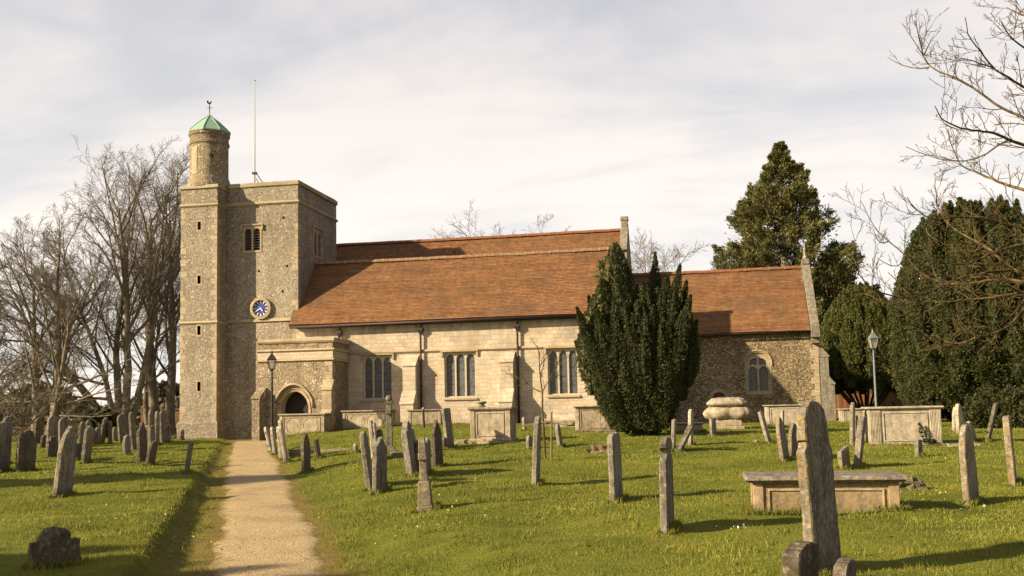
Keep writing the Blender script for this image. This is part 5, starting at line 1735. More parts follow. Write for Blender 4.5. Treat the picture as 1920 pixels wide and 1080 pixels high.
STONES = [
(-17.27,22.24,0.75,0.085,1.24,13.3,2.4,'flat','rough grey headstone cut by the photo edge, leftmost of all'),
(-19.94,25.81,0.7,0.085,1.39,20.1,2.4,'round','rounded headstone standing close behind the flat headstone at the far left edge'),
(-16.8,22.5,0.7,0.085,1.05,1.3,4.8,'shoulder','broad dark headstone with a shouldered round top leaning right, second from the left edge'),
(-30.0,41.06,0.7,0.097,1.19,7.3,2.3,'round','brown shaded headstone beside the twin trunked tree, behind the broad dark shouldered one'),
(-25.96,35.83,0.45,0.085,0.53,13.9,5.7,'round','very small dark marker stone at the foot of the twin trunked tree'),
(-24.32,34.12,0.8,0.085,1.32,5.7,2.0,'round','tall pale round topped headstone just right of the twin trunked tree'),
(-20.79,29.15,0.55,0.085,0.69,3.7,1.2,'shoulder','small dark shouldered headstone standing in front of a tall pale rounded one'),
(-23.65,33.91,0.75,0.085,1.24,4.9,-2.5,'round','grey round topped headstone peeping out behind the tall pointed stone on the left lawn'),
(-11.21,16.02,0.62,0.085,1.23,11.5,6.4,'gothic','tall pointed headstone alone on the left lawn, nearest of the left group, leaning right'),
(-21.7,32.05,0.7,0.085,1.11,20.3,1.2,'round','narrow grey headstone left of the pale tomb end, edge lit by the sun'),
(-18.75,27.47,0.6,0.085,0.48,18.9,-0.7,'flat','low brown headstone tucked at the foot of a taller grey one on the left lawn'),
(-16.88,25.14,0.6,0.085,1.02,17.0,5.3,'round','grey headstone with flattened round top leaning right, throwing a long shadow on the left lawn'),
(-24.95,37.32,0.6,0.085,1.09,16.9,0.0,'round','tall grey headstone half hidden behind the flattened round one leaning right'),
(-25.35,38.2,0.5,0.085,0.74,18.1,-0.6,'round','small rounded headstone, first of a close pair in the middle of the left lawn'),
(-25.43,38.7,0.5,0.085,0.73,12.2,-0.6,'round','small rounded headstone with a sunlit tip, second of a close pair on the left lawn'),
(-26.03,39.86,0.6,0.085,1.18,15.1,10.3,'round','headstone leaning strongly right beside the many stemmed tree'),
(-25.82,40.2,0.5,0.085,1.03,21.9,-0.1,'flat','thin greenish post shaped headstone below the curved stem of the tree'),
(-27.99,44.01,0.5,0.085,0.67,11.5,-1.0,'round','small weathered headstone with a reddish tip beside the thin greenish post'),
(-25.16,40.24,0.85,0.093,1.31,6.2,-6.0,'round','wide grey headstone leaning left at the foot of the many stemmed tree'),
(-19.79,32.29,0.6,0.085,1.39,19.0,-5.0,'round','tall round topped headstone leaning left, just right of the wide leaning one'),
(-18.56,29.86,0.6,0.085,0.66,15.2,-1.8,'round','short sunlit headstone in front of two tall ones that lean left'),
(-15.01,24.89,0.6,0.085,1.13,13.2,-1.0,'knob','brown headstone with a stepped knob top, near the middle of the left row'),
(-14.33,24.11,0.5,0.085,0.64,11.4,11.3,'round','short headstone leaning right in front of the brown knob topped stone'),
(-22.85,38.55,0.75,0.089,1.47,17.0,0.3,'round','tallest grey headstone in the row before the brick boundary wall'),
(-20.42,34.5,0.55,0.085,0.86,13.9,-0.2,'flat','square topped headstone in front of the tallest stone by the brick wall'),
(-22.18,37.89,0.7,0.085,1.4,21.4,-0.6,'round','slim tall headstone, left of the twin edge lit stones by the brick wall'),
(-21.55,36.76,0.5,0.085,0.79,18.2,-0.4,'flat','small low stone before the slim tall headstone by the brick wall'),
(-22.79,39.48,0.7,0.085,1.41,11.2,-3.4,'round','tall sunlit headstone leaning left, last but one of the row towards the tower'),
(-26.84,46.78,0.6,0.085,0.95,11.6,-2.1,'round','shaded headstone at the tower end of the left row'),
(-29.66,53.05,0.4,0.085,0.63,16.0,-12.9,'round','little stone leaning left at the foot of the tower turret'),
(-23.89,42.91,0.4,0.085,0.52,7.4,3.9,'round','little upright stone touching the corner of the tower turret'),
(-11.73,21.3,0.35,0.085,0.75,22.9,8.6,'flat','thin greenish headstone leaning right by itself near the path bank'),
(-6.27,8.87,0.47,0.085,0.39,-35.4,1.2,'shoulder','low dark headstone with humped top in shade, nearest one left of the path'),
(-14.96,33.09,0.5,0.085,0.92,17.9,-14.0,'round','first of the pale leaning stones at the top right of the gravel path'),
(-14.09,31.46,0.5,0.085,0.95,16.0,-7.4,'round','second of the pale leaning stones beside the gravel path'),
(-12.66,28.77,0.5,0.085,1.03,16.4,-7.0,'round','short middle stone among the pale leaning stones beside the path'),
(-11.86,27.24,0.6,0.085,1.25,17.8,-8.6,'knob','tallest of the pale leaning stones beside the path, with a knob top'),
(-13.26,30.0,0.3,0.085,0.26,14.2,-6.4,'flat','tiny pale footstone at the base of the leaning stones beside the path'),
(-9.52,23.04,0.5,0.085,0.94,4.7,-1.2,'gothic','dark sharply pointed headstone standing in the grass right of the path'),
(-10.6,26.56,0.5,0.085,0.54,13.3,-9.8,'flat','small sunlit headstone leaning left behind the dark pointed stone'),
(-9.91,27.66,0.4,0.085,0.26,10.9,-2.2,'round','pale broken fragment of a stone beside the leaning rounded headstone'),
(-6.0,17.53,0.75,0.085,1.04,13.9,-7.3,'round','rounded headstone leaning left against a broken topped stone'),
(-5.53,16.63,0.62,0.085,0.98,1.7,1.2,'broken','broad headstone with a broken pointed top right of the leaning rounded stone'),
(-8.32,24.61,0.4,0.085,1.01,12.9,-5.0,'flat','thin pale stone behind the rounded and broken topped pair, left of two'),
(-8.25,24.62,0.4,0.085,0.94,12.7,-4.6,'flat','thin pale stone behind the rounded and broken topped pair, right of two'),
(-8.27,24.88,0.5,0.085,0.75,5.8,0.1,'round','dark headstone half hidden behind the broken topped stone'),
(-5.71,19.33,0.75,0.126,1.08,4.6,-7.7,'shoulderbroken','thick headstone with a ragged shouldered top leaning left'),
(-5.67,19.66,0.45,0.085,0.72,1.1,-0.5,'gothic','small dark pointed headstone right of the thick ragged one'),
(-5.64,20.04,0.45,0.085,0.74,3.3,1.2,'gothic','small grey headstone with a pale tip behind the broken cross'),
(-5.93,22.02,0.62,0.085,1.06,-0.4,-2.7,'ogee','tall dark headstone with a peaked ogee top behind the broken cross'),
(-7.31,28.52,0.7,0.093,1.17,-0.8,-6.4,'flat','flat topped headstone leaning left in front of the panelled tomb'),
(-7.38,28.19,0.4,0.085,0.32,3.7,-4.3,'round','little dark stone at the foot of the leaning flat topped headstone'),
(-6.44,36.18,0.5,0.085,0.51,3.4,-3.2,'round','thin pale stone just right of the tall panelled tomb'),
(-4.75,27.42,0.5,0.085,0.38,-3.7,-1.0,'round','small rounded stone left of the tall slim headstone by the sapling'),
(-2.9,17.27,0.5,0.085,1.19,2.2,3.4,'peak','tall slim headstone with a peaked top left of the young tree'),
(-3.95,27.87,0.55,0.085,0.64,0.4,-6.8,'round','short headstone leaning left just right of the young tree and its stake'),
(-1.29,14.87,0.6,0.085,1.02,-6.0,-0.1,'camber','upright headstone with a gently curved top standing before the cut tree stump'),
(-0.44,11.63,0.62,0.085,1.05,-4.8,0.8,'headed','very tall narrow stone with a separate scalloped head, in front of the Irish yew'),
(-0.77,25.92,0.4,0.085,0.8,-4.1,4.1,'flat','thin stone leaning right behind the scalloped headed stone'),
(-0.63,25.59,0.5,0.12,0.74,-6.2,28.2,'flat','stone fallen far over to the right against a pale upright slab'),
(-0.35,27.58,0.5,0.086,1.0,-5.8,2.0,'round','pale upright slab against which a fallen stone leans'),
(0.31,31.88,0.45,0.085,0.58,-17.6,-0.5,'flat','squat post like stone in front of the bulbous coped tomb'),
(1.75,27.97,0.5,0.085,0.9,-11.8,-13.5,'flat','thin pale stone leaning steeply left in front of the chancel window'),
(3.11,40.88,0.15,0.085,0.65,-29.3,1.2,'flat','thin pale post in front of the chest tomb by the chancel'),
(1.72,22.42,0.55,0.085,0.94,-17.4,-5.8,'gothic','pointed headstone with a lichened edge, left of a pair behind the big near headstone'),
(1.97,23.12,0.55,0.085,0.8,-22.1,2.0,'gothic','dark pointed headstone, right of a pair behind the big near headstone'),
(1.41,28.09,0.2,0.085,0.1,-11.2,1.2,'flat','tiny pale footstone in the open grass before the chancel'),
(0.99,9.06,0.78,0.088,1.46,-22.0,-2.0,'bigshoulder','big near headstone with rounded top and notched shoulders crusted with orange lichen'),
(0.7,8.11,0.55,0.136,0.38,-21.7,3.6,'camber','dark lichen spotted stone at the bottom edge left of the big near headstone'),
(0.95,7.58,0.45,0.104,0.36,-15.4,2.9,'camber','dark lichen spotted stone at the bottom edge right of the big near headstone'),
(1.53,18.2,0.4,0.085,0.14,-23.5,1.2,'flat','low grey stone just showing over the left end of the near chest tomb'),
(2.66,20.23,0.5,0.085,0.44,-23.9,-1.5,'slant','short stump of a headstone with a slanted broken top right of the big near headstone'),
(2.95,20.6,0.55,0.114,0.99,-13.5,8.4,'camber','headstone leaning right beside the short slanted stump'),
(3.76,26.94,0.35,0.085,1.09,-16.9,2.6,'peak','thin spired stone before the far end of the fluted chest tomb'),
(4.42,30.79,0.5,0.085,0.61,-17.1,1.2,'round','low grey stone squeezed between the spired stone and the leaning one'),
(4.6,23.11,0.4,0.085,0.39,-22.8,1.2,'flat','short square block standing in front of the fluted chest tomb'),
(7.6,32.72,0.4,0.085,0.75,-24.8,2.4,'gothic','pale stone on the left of the sunlit pair by the big yew'),
(7.45,31.49,0.45,0.11,0.91,-27.3,-0.8,'gothic','pale pointed stone on the right of the sunlit pair by the big yew'),
(6.89,27.74,0.5,0.096,0.54,-21.8,-10.4,'camber','pale leaning slab under the edge of the big yew'),
(7.15,27.49,0.5,0.085,1.02,-20.8,15.0,'flat','tall thin stone leaning right in front of the dark yew'),
(3.5,14.38,0.6,0.085,1.06,-25.6,-1.5,'gothic','tall pointed headstone with rough lichened edge on the right lawn'),
(4.78,17.06,0.55,0.1,1.06,-18.2,-2.0,'flat','tall narrow sunlit headstone near the right edge of the photo'),
]
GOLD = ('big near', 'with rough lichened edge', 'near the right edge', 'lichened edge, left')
DARK = ('dark', 'shaded', 'humped', 'brown')  # stones standing in shade also take the dark stone, shade put into colour
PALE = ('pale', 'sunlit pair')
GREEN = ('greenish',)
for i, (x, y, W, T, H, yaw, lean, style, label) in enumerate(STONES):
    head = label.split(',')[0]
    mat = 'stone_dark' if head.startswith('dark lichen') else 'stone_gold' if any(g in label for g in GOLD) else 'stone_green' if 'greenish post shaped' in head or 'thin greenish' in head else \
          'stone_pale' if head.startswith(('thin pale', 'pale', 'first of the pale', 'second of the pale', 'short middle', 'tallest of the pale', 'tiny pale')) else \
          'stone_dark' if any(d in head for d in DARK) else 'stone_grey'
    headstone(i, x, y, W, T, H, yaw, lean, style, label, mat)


# ------------------------------------------------------------------ tombs
def chest_tomb(label, xl, xr, y, depth, h, mat, over=.07, slab=.09, plinth=.0, panel=True, pil=.14, flute=False, yaw=0.0, zb=None, pattern=None):
    """box tomb whose long front lies along x at y; slab on top, panels between corner pilasters"""
    zc = min(gz(xl, y), gz(xr, y)) - .06 if zb is None else zb
    ztop = (gz((xl + xr) / 2, y) if zb is None else zb) + h
    cx = (xl + xr) / 2
    t = thing('chest_tomb', label, 'tomb', (cx, y + depth / 2, zc), R(yaw), 'box tombs in the churchyard')
    x0, x1, y0, y1 = xl, xr, y, y + depth
    if plinth:
        b = MB(); b.box(x0 - .12, x1 + .12, y0 - .12, y1 + .12, zc - .1, zc + plinth * .6); b.box(x0 - .05, x1 + .05, y0 - .05, y1 + .05, zc + plinth * .6, zc + plinth)
        b.build('plinth', M[mat], t, bevel=.015, seg=1)
    zb_ = zc + plinth
    zs = ztop - slab
    b = MB()
    g = .025
    b.box(x0 + pil * .5, x1 - pil * .5, y0 + g, y1 - g, zb_ - (.1 if not plinth else 0), zs - .003)
    b.box(x0 + g, x1 - g, y0 + pil * .5, y1 - pil * .5, zb_ - (.1 if not plinth else .001), zs - .005)
    b.build('body', M[mat], t)
    for (px, py) in ((x0, y0), (x1 - pil, y0), (x0, y1 - pil), (x1 - pil, y1 - pil)):
        b = MB()
        b.box(px, px + pil, py, py + pil, zb_ - (.1 if not plinth else .002), zs - .001)
        if flute and py == y0:
            k = px + .02
            while k < px + pil - .02:
                b.lathe([(.013, zb_ + .06), (.013, zs - .06)], (k, y0, 0), 6); k += .036
        b.build('pilaster', M[mat], t, bevel=.008, seg=1)
    if panel:
        b = MB()
        px0, px1, pz0, pz1 = x0 + pil + .05, x1 - pil - .05, zb_ + .07, zs - .08
        e = .022
        for q in ((px0, px1, pz1 - e, pz1), (px0, px1, pz0, pz0 + e), (px0, px0 + e, pz0 + e, pz1 - e), (px1 - e, px1, pz0 + e, pz1 - e)):
            b.box(q[0], q[1], y0 + .004, y0 + g + .01, q[2], q[3])
        b.build('panel_moulding', M[mat], t)
        if pattern == 'ovals':
            for cxp in (px0 + (px1 - px0) * .27, px0 + (px1 - px0) * .73):
                b = MB(); rx, rz = (px1 - px0) * .2, (pz1 - pz0) * .46; zc_ = (pz0 + pz1) / 2
                pts = [(cxp + rx * math.cos(a), y0 + g - .002, zc_ + rz * math.sin(a)) for a in np.linspace(0, 2 * math.pi, 25)]
                b.tube(pts, .014, 5); b.build('oval_moulding', M[mat], t)
    b = MB()
    b.frustum(x0 - over, x1 + over, y0 - over, y1 + over, zs + slab * .42, ztop, .015, .015)
    b.frustum(x0 - over, x1 + over, y0 - over, y1 + over, zs + slab * .42, zs, over * .55, over * .55)
    b.build('top_slab', M[mat if mat != 'tomb_gold' else 'stone_grey'], t, bevel=.012)
    STONE_SPOTS.append((cx, y0, x1 - x0, .05, R(90)))
    for d in (x0, x1): STONE_SPOTS.append((d, cx * 0 + (y0 + y1) / 2, depth, .05, 0.0))
    return t


chest_tomb('long pale chest tomb with faint ovals on its side, before the porch door', -19.06, -16.9, 43.0, .95, 1.03, 'tomb', pattern='ovals', zb=.70)
chest_tomb('low chest tomb with faint ovals against the aisle wall, right of the porch', -16.5, -14.25, 44.3, .95, .93, 'tomb', pattern='ovals', zb=.90)
chest_tomb('chest tomb with brick ends by the first downpipe, behind a leaning flat topped stone', -13.3, -11.75, 44.2, .9, .85, 'tomb', zb=.95, slab=.06, panel=False)
ch3 = chest_tomb('tall panelled pedestal tomb with a broken urn on its slab, between the two buttresses', -6.97, -5.73, 29.7, .95, 1.10, 'tomb', plinth=.20, slab=.10)
u0 = thing('urn', 'broken stone urn foot lying on top of the tall panelled tomb', 'urn', (-6.66, 30.0, gz(-6.35, 29.7) + 1.10))
b = MB()
uw = parent_world(u0)
b.lathe([(.11, 0), (.12, .03), (.08, .05), (.07, .08), (.13, .11), (.16, .15), (.15, .17), (.05, .16)], tuple(uw), 14)
b.build('foot', M['stone_grey'], u0)
chest_tomb('chest tomb with brick ends and a dark overhanging slab, left of the upright yew', -4.38, -3.0, 34.7, .9, .95, 'tomb', plinth=.12, slab=.06, over=.1, panel=True)
chest_tomb('low sunken tomb slab right of the upright yew', -1.10, -.02, 34.1, .8, .34, 'tomb', panel=False, slab=.07)
chest_tomb('plain pale chest tomb under the chancel window', 2.53, 4.3, 41.8, .95, .86, 'stone_pale', slab=.05)
chest_tomb('long near chest tomb with thick slab and ochre stained panels, behind the big headstone', .60, 2.37, 13.15, .78, .50, 'tomb_gold', slab=.085, over=.10, pil=.13)
chest_tomb('big pale chest tomb with fluted corner pilasters, before the great yew', 4.15, 5.85, 26.5, .95, .98, 'stone_pale', plinth=.14, slab=.07, pil=.27, flute=True)
chest_tomb('low pale chest tomb partly hidden behind the fluted one', 6.0, 7.9, 45.9, .9, .60, 'stone_pale', slab=.06)
chest_tomb('dark low chest tomb with small ornaments, between the left row and the tower', -26.6, -25.8, 47.2, .8, .55, 'stone_dark', panel=False)
chest_tomb('small weathered chest tomb behind the brown knob topped stone', -24.2, -23.4, 40.3, .8, .72, 'stone_grey', panel=False)
chest_tomb('far sunlit square tomb with a cap slab on the left lawn', -37.3, -36.6, 53.0, .7, 1.15, 'stone_pale', panel=False, slab=.14, over=.16)

# the bulbous coped tomb
bt = thing('coped_tomb', 'bulbous carved tomb with scalloped lid before the small red door', 'tomb', (.94, 39.1, gz(.94, 38.7) - .05))
q = parent_world(bt)
wj = random.Random(17)
b = MB(); b.box(.32, 1.56, 38.6, 39.6, q.z - .1, q.z + .16); b.box(.42, 1.46, 38.66, 39.54, q.z + .16, q.z + .40)
b.build('plinth', M['tomb'], bt, bevel=.03)


def superell(b, cx, cy, prof, ex, n=44, wav=0.0, k=18):
    vs, fs = [], []
    for rx, ry, z in prof:
        for i in range(n):
            a = 2 * math.pi * i / n
            c, s = math.cos(a), math.sin(a)
            f = 1 + wav * math.cos(k * a) * (rx > .2)
            vs.append((cx + rx * f * math.copysign(abs(c) ** ex, c), cy + ry * f * math.copysign(abs(s) ** ex, s), z))
    for j in range(len(prof) - 1):
        for i in range(n):
            i2 = (i + 1) % n
            fs.append((j * n + i, j * n + i2, (j + 1) * n + i2, (j + 1) * n + i))
    fs += [tuple(range(n - 1, -1, -1)), tuple(range((len(prof) - 1) * n, len(prof) * n))]
    b.add(vs, fs)


for cx_, rx_ in ((.66, .56), (1.36, .44)):
    b = MB(); superell(b, cx_, 39.1, [(rx_ * .55, .32, q.z + .38), (rx_ * .82, .46, q.z + .42), (rx_ * 1.04, .56, q.z + .52), (rx_ * 1.12, .60, q.z + .63), (rx_ * 1.06, .57, q.z + .73), (rx_ * .88, .46, q.z + .83), (rx_ * .66, .36, q.z + .90)], .62, wav=.035, k=8)
    b.v = [(x + wj.gauss(0, .014), y + wj.gauss(0, .014), z + wj.gauss(0, .010)) for x, y, z in b.v]
    b.build('bulbous_body', M['tomb'], bt, smooth=True)
b = MB(); superell(b, .95, 39.1, [(.50, .34, q.z + .88), (.60, .44, q.z + .92), (.74, .52, q.z + .96), (.78, .54, q.z + 1.02), (.74, .52, q.z + 1.08), (.66, .44, q.z + 1.13), (.60, .40, q.z + 1.19), (.42, .26, q.z + 1.23), (.05, .05, q.z + 1.24)], .5, wav=.045, k=18)
b.v = [(x + wj.gauss(0, .013), y + wj.gauss(0, .013), z + wj.gauss(0, .010)) for x, y, z in b.v]
b.build('lid', M['stone_pale'], bt, smooth=True)


def slab_thing(name, label, cat, x0, x1, y0, y1, h, mat, rough=.012, seed=0, dome=0.0):
    """rough low stone: subdivided block with worn, wandering faces"""
    cx, cy = (x0 + x1) / 2, (y0 + y1) / 2
    t = thing(name, label, cat, (cx, cy, gz(cx, cy)))
    bm = bmesh.new()
    bmesh.ops.create_cube(bm, size=1.0)
    bmesh.ops.subdivide_edges(bm, edges=bm.edges[:], cuts=5, use_grid_fill=True)
    r = random.Random(seed)
    for v in bm.verts:
        d = 1 - dome * (v.co.x ** 2 + v.co.y ** 2) * 2
        v.co.x *= (x1 - x0); v.co.y *= (y1 - y0)
        v.co.z = (v.co.z + .5) * (h * d + .15) - .15
        v.co += Vector((r.gauss(0, rough), r.gauss(0, rough), r.gauss(0, rough * .6)))
    me = bpy.data.meshes.new('stone'); bm.to_mesh(me); bm.free()
    me.materials.append(M[mat])
    o = bpy.data.objects.new('stone', me); col.objects.link(o); o.parent = t
    return t


slab_thing('grave_kerb', 'long low kerb stone lying in the grass right of the path', 'kerb', -12.6, -10.6, 29.1, 29.35, .08, 'tomb', .01, 1)
slab_thing('grave_slab', 'short kerb slab at the foot of the tall stone cross', 'slab', -8.1, -7.7, 25.3, 25.6, .10, 'tomb', .01, 2)
slab_thing('grave_slab', 'flat pale slab in the grass right of the fluted tomb', 'slab', 5.95, 6.7, 26.4, 27.0, .05, 'stone_pale', .008, 3)
slab_thing('grave_slab', 'worn ledger slab at the left foot of the tall panelled tomb', 'slab', -7.75, -7.15, 29.5, 30.3, .12, 'tomb', .012, 4)
slab_thing('rubble_bank', 'low rubble edging between the young tree and the brick ended tomb', 'stones', -6.3, -4.8, 38.8, 39.2, .26, 'tomb', .05, 5)
slab_thing('mossy_stone', 'low mossy stone block lying right of the near chest tomb', 'stone', 2.66, 3.18, 15.7, 16.2, .19, 'stone_dark', .022, 6, .6)
slab_thing('tree_stump', 'low sawn tree stump in the lawn behind the gently curved headstone', 'stump', -2.92, -2.34, 25.4, 25.85, .18, 'stake', .03, 7, .2)

# tall side-on cross, cross on a pedestal, leaning post
def stone_shape(name, label, cat, x, y, yaw, parts, mat, lean=0.0):
    t = thing(name, label, cat, (x, y, gz(x, y)), R(yaw), 'stone crosses')
    for pn, fn in parts:
        b = MB(); fn(b)
        la = R(lean)
        me = bpy.data.meshes.new(pn)
        me.from_pydata([(vx * math.cos(la) + vz * math.sin(la), vy, vz * math.cos(la) - vx * math.sin(la)) for vx, vy, vz in b.v], [], b.f)
        me.materials.append(M[mat]); me.update()
        bm = bmesh.new(); bm.from_mesh(me); bmesh.ops.recalc_face_normals(bm, faces=bm.faces); bm.to_mesh(me); bm.free()
        o = bpy.data.objects.new(pn, me); col.objects.link(o); o.parent = t
        bv = o.modifiers.new('bevel', 'BEVEL'); bv.width = .012; bv.segments = 2
    STONE_SPOTS.append((x, y, .4, .25, R(yaw)))
    return t


def q_(p): return p


cx0, cy0 = -8.55, 26.6
stone_shape('stone_cross', 'tall weathered stone cross seen edge on, highest stone on the right lawn', 'cross', cx0, cy0, 14,
            [('plinth', lambda b: (b.box(-.22, .22, -.25, .25, -.2, .10), b.frustum(-.16, .16, -.18, .18, .10, .22, .03, .03))),
             ('shaft', lambda b: b.frustum(-.095, .095, -.12, .12, .21, 1.38, .025, .03)),
             ('cross_arms', lambda b: (b.box(-.075, .075, -.32, .32, 1.10, 1.24),)),
             ('head', lambda b: (b.frustum(-.085, .085, -.11, .11, 1.381, 1.46, -.015, -.02), b.lathe([(.04, 1.46), (.085, 1.50), (.095, 1.56), (.07, 1.61), (.02, 1.63)], (0, 0, 0), 10)))], 'stone_green')
cx0, cy0 = -3.95, 13.95
stone_shape('broken_cross', 'broken stone cross on a tapering pedestal, nearest stone right of the path', 'cross', cx0, cy0, 11,
            [('pedestal', lambda b: (b.box(-.115, .115, -.15, .15, -.2, .05), b.frustum(-.10, .10, -.13, .13, .05, .40, .02, .025))),
             ('shaft', lambda b: b.frustum(-.058, .058, -.07, .07, .39, .82, .008, .01)),
             ('cross_stub', lambda b: (b.box(-.062, .066, -.10, .12, .70, .80), b.frustum(-.055, .055, -.065, .065, .80, 1.02, .008, .008)))], 'stone_gold', lean=-2.5)
t = thing('iron_post', 'short rusty iron post with a pale tip before the brick ended tomb', 'post', (-11.35, 40.0, gz(-11.35, 40)))
P0 = parent_world(t)
b = MB(); b.tube([(P0.x, P0.y, P0.z - .1), (P0.x - .03, P0.y, P0.z + .78)], [.06, .05], 8); b.build('post', M['rust_iron'], t)
b = MB(); b.lathe([(.055, 0), (.06, .04), (.03, .09)], (P0.x - .03, P0.y, P0.z + .77), 8); b.build('tip', M['stone_pale'], t)
# low iron grave railing by the panelled tomb
t = thing('grave_railing', 'low iron grating at the foot of the aisle wall, left of the tall panelled tomb', 'railing', (-11.3, 46.5, gz(-11.3, 46.5)))
P0 = parent_world(t)
b = MB()
for k in range(14): b.box(-12.0 + k * .1 + .0, -12.0 + k * .1 + .03, 46.48, 46.51, P0.z, P0.z + .26)
b.box(-12.02, -10.66, 46.47, 46.52, P0.z + .26, P0.z + .30)
b.build('bars', M['stone_pale'], t)


# ------------------------------------------------------------------ lamp posts
def lamp_post(label, x, y, H, post, dark):
    z = gz(x, y)
    t = thing('lamp_post', label, 'lamp', (x, y, z), R(12), None)
    c = (x, y, z)
    s = H / 4.0
    b = MB(); b.lathe([(.10, -.1), (.11, .0), (.10, .12), (.085, .16), (.085, .55), (.095, .60), (.06, .66), (.055, 1.2), (.048, 2.6 * s), (.06, 2.64 * s), (.045, 2.70 * s), (.038, 3.16 * s), (.055, 3.2 * s), (.03, 3.24 * s)], c, 14)
    b.build('post', M[post], t, smooth=False)
    b = MB(); b.tube([(x - .22, y, z + 2.86 * s), (x + .22, y, z + 2.86 * s)], .014, 6); b.build('ladder_bar', M[post], t)
    z0, z1, z2 = z + 3.24 * s, z + 3.66 * s, z + 3.86 * s
    a, w = .09, .17
    b = MB()
    cs = [(-1, -1), (1, -1), (1, 1), (-1, 1)]
    for i in range(4):
        p0, p1 = cs[i], cs[(i + 1) % 4]
        b.tube([(x + p0[0] * a, y + p0[1] * a, z0), (x + p0[0] * w, y + p0[1] * w, z1)], .014, 5)
        b.tube([(x + p0[0] * a, y + p0[1] * a, z0), (x + p1[0] * a, y + p1[1] * a, z0)], .016, 5)
        b.tube([(x + p0[0] * w, y + p0[1] * w, z1), (x + p1[0] * w, y + p1[1] * w, z1)], .020, 5)
    for p in cs[:2]: b.tube([(x + p[0] * .03, y + p[1] * .03, z0 - .1), (x + p[0] * a, y + p[1] * a, z0)], .012, 5)
    lan = b.build('lantern', M[post], t)
    b = MB()
    for i in range(4):
        p0, p1 = cs[i], cs[(i + 1) % 4]
        b.add([(x + p0[0] * a * .97, y + p0[1] * a * .97, z0 + .01), (x + p1[0] * a * .97, y + p1[1] * a * .97, z0 + .01), (x + p1[0] * w * .97, y + p1[1] * w * .97, z1 - .01), (x + p0[0] * w * .97, y + p0[1] * w * .97, z1 - .01)], [(0, 1, 2, 3)])
    b.build('lamp_glass', M['lamp_glass'], lan)
    b = MB(); b.lathe([(.25, z1 - z), (.24, z1 - z + .03), (.12, z2 - z - .02), (.10, z2 - z), (.085, z2 - z + .03), (.05, z2 - z + .05)], c, 4, a0=math.pi / 4)
    b.build('lantern_cap', M[post], lan)
    b = MB(); b.lathe([(.035, z2 - z + .04), (.05, z2 - z + .09), (.02, z2 - z + .13), (.03, z2 - z + .17), (.0, z2 - z + .24)], c, 8)
    b.build('finial', M['stone_pale' if post == 'lamp_blue' else post], lan)
    return t


mt, nt = newmat('lamp_glass')
gl = nt.n('ShaderNodeBsdfGlass', {'Color': (.9, .88, .8, 1), 'Roughness': .15, 'IOR': 1.05})
tp = nt.n('ShaderNodeBsdfTransparent', {'Color': (.8, .77, .68, 1)})
df = nt.n('ShaderNodeBsdfDiffuse', {'Color': (.55, .5, .4, 1)})
m1 = nt.n('ShaderNodeMixShader', {0: .35}); nt.t.links.new(tp.outputs[0], m1.inputs[1]); nt.t.links.new(df.outputs[0], m1.inputs[2])
mo = nt.n('ShaderNodeOutputMaterial'); nt.t.links.new(m1.outputs[0], mo.inputs[0])
M['lamp_glass'] = mt
lamp_post('old style dark iron lamp post with a tapered lantern, before the porch', -18.78, 41.56, 3.98, 'iron', True)
lamp_post('old style grey blue lamp post with a tapered lantern, before the round yew', 7.73, 47.4, 4.12, 'lamp_blue', False)

# ------------------------------------------------------------------ boundary: brick wall on the left, wooden fence on the right
mt, nt = newmat('old_brick')
p = pos(nt); uv, s_ = wall_uv(nt, p)
br = nt.n('ShaderNodeTexBrick', {'Vector': uv, 'Color1': (.17, .065, .032, 1), 'Color2': (.10, .045, .028, 1), 'Mortar': (.22, .17, .11, 1), 'Scale': 1.0, 'Mortar Size': .012, 'Brick Width': .23, 'Row Height': .075})
c = nt.mix(1.0, br.outputs['Color'], nt.ramp(nt.noise(p, 1.4, 5, .6), [(.3, .6), (.7, 1.15)]), 'MULTIPLY')
nt.out(c, .9, nt.bump(br.outputs['Fac'], -.5, .01))
M['old_brick'] = mt
wl = thing('boundary_wall', 'old dark brick boundary wall with stone coping behind the left gravestones', 'wall', (-44, 68, gz(-44, 68)))
zb = gz(-44, 68)
b = MB(); b.box(-40.6, -22, 67.8, 68.15, zb - .2, zb + 1.75); b.build('brickwork', M['old_brick'], wl)
b = MB(); b.box(-40.7, -22, 67.7, 68.25, zb + 1.75, zb + 1.85); b.build('coping', M['old_brick'], wl, bevel=.02)
b = MB()
for k in range(2): b.box(-41.0 + 10 * k, -40.55 + 10 * k, 67.72, 68.22, zb - .2, zb + 2.0)
b.build('pier', M['old_brick'], wl)
w2 = thing('low_wall', 'low red brick wall half hidden behind the stones at the far left', 'wall', (-50, 66, gz(-50, 66)))
b = MB(); b.box(-62, -43.5, 65.8, 66.1, zb - .2, zb + .75); b.build('brickwork', M['old_brick'], w2)

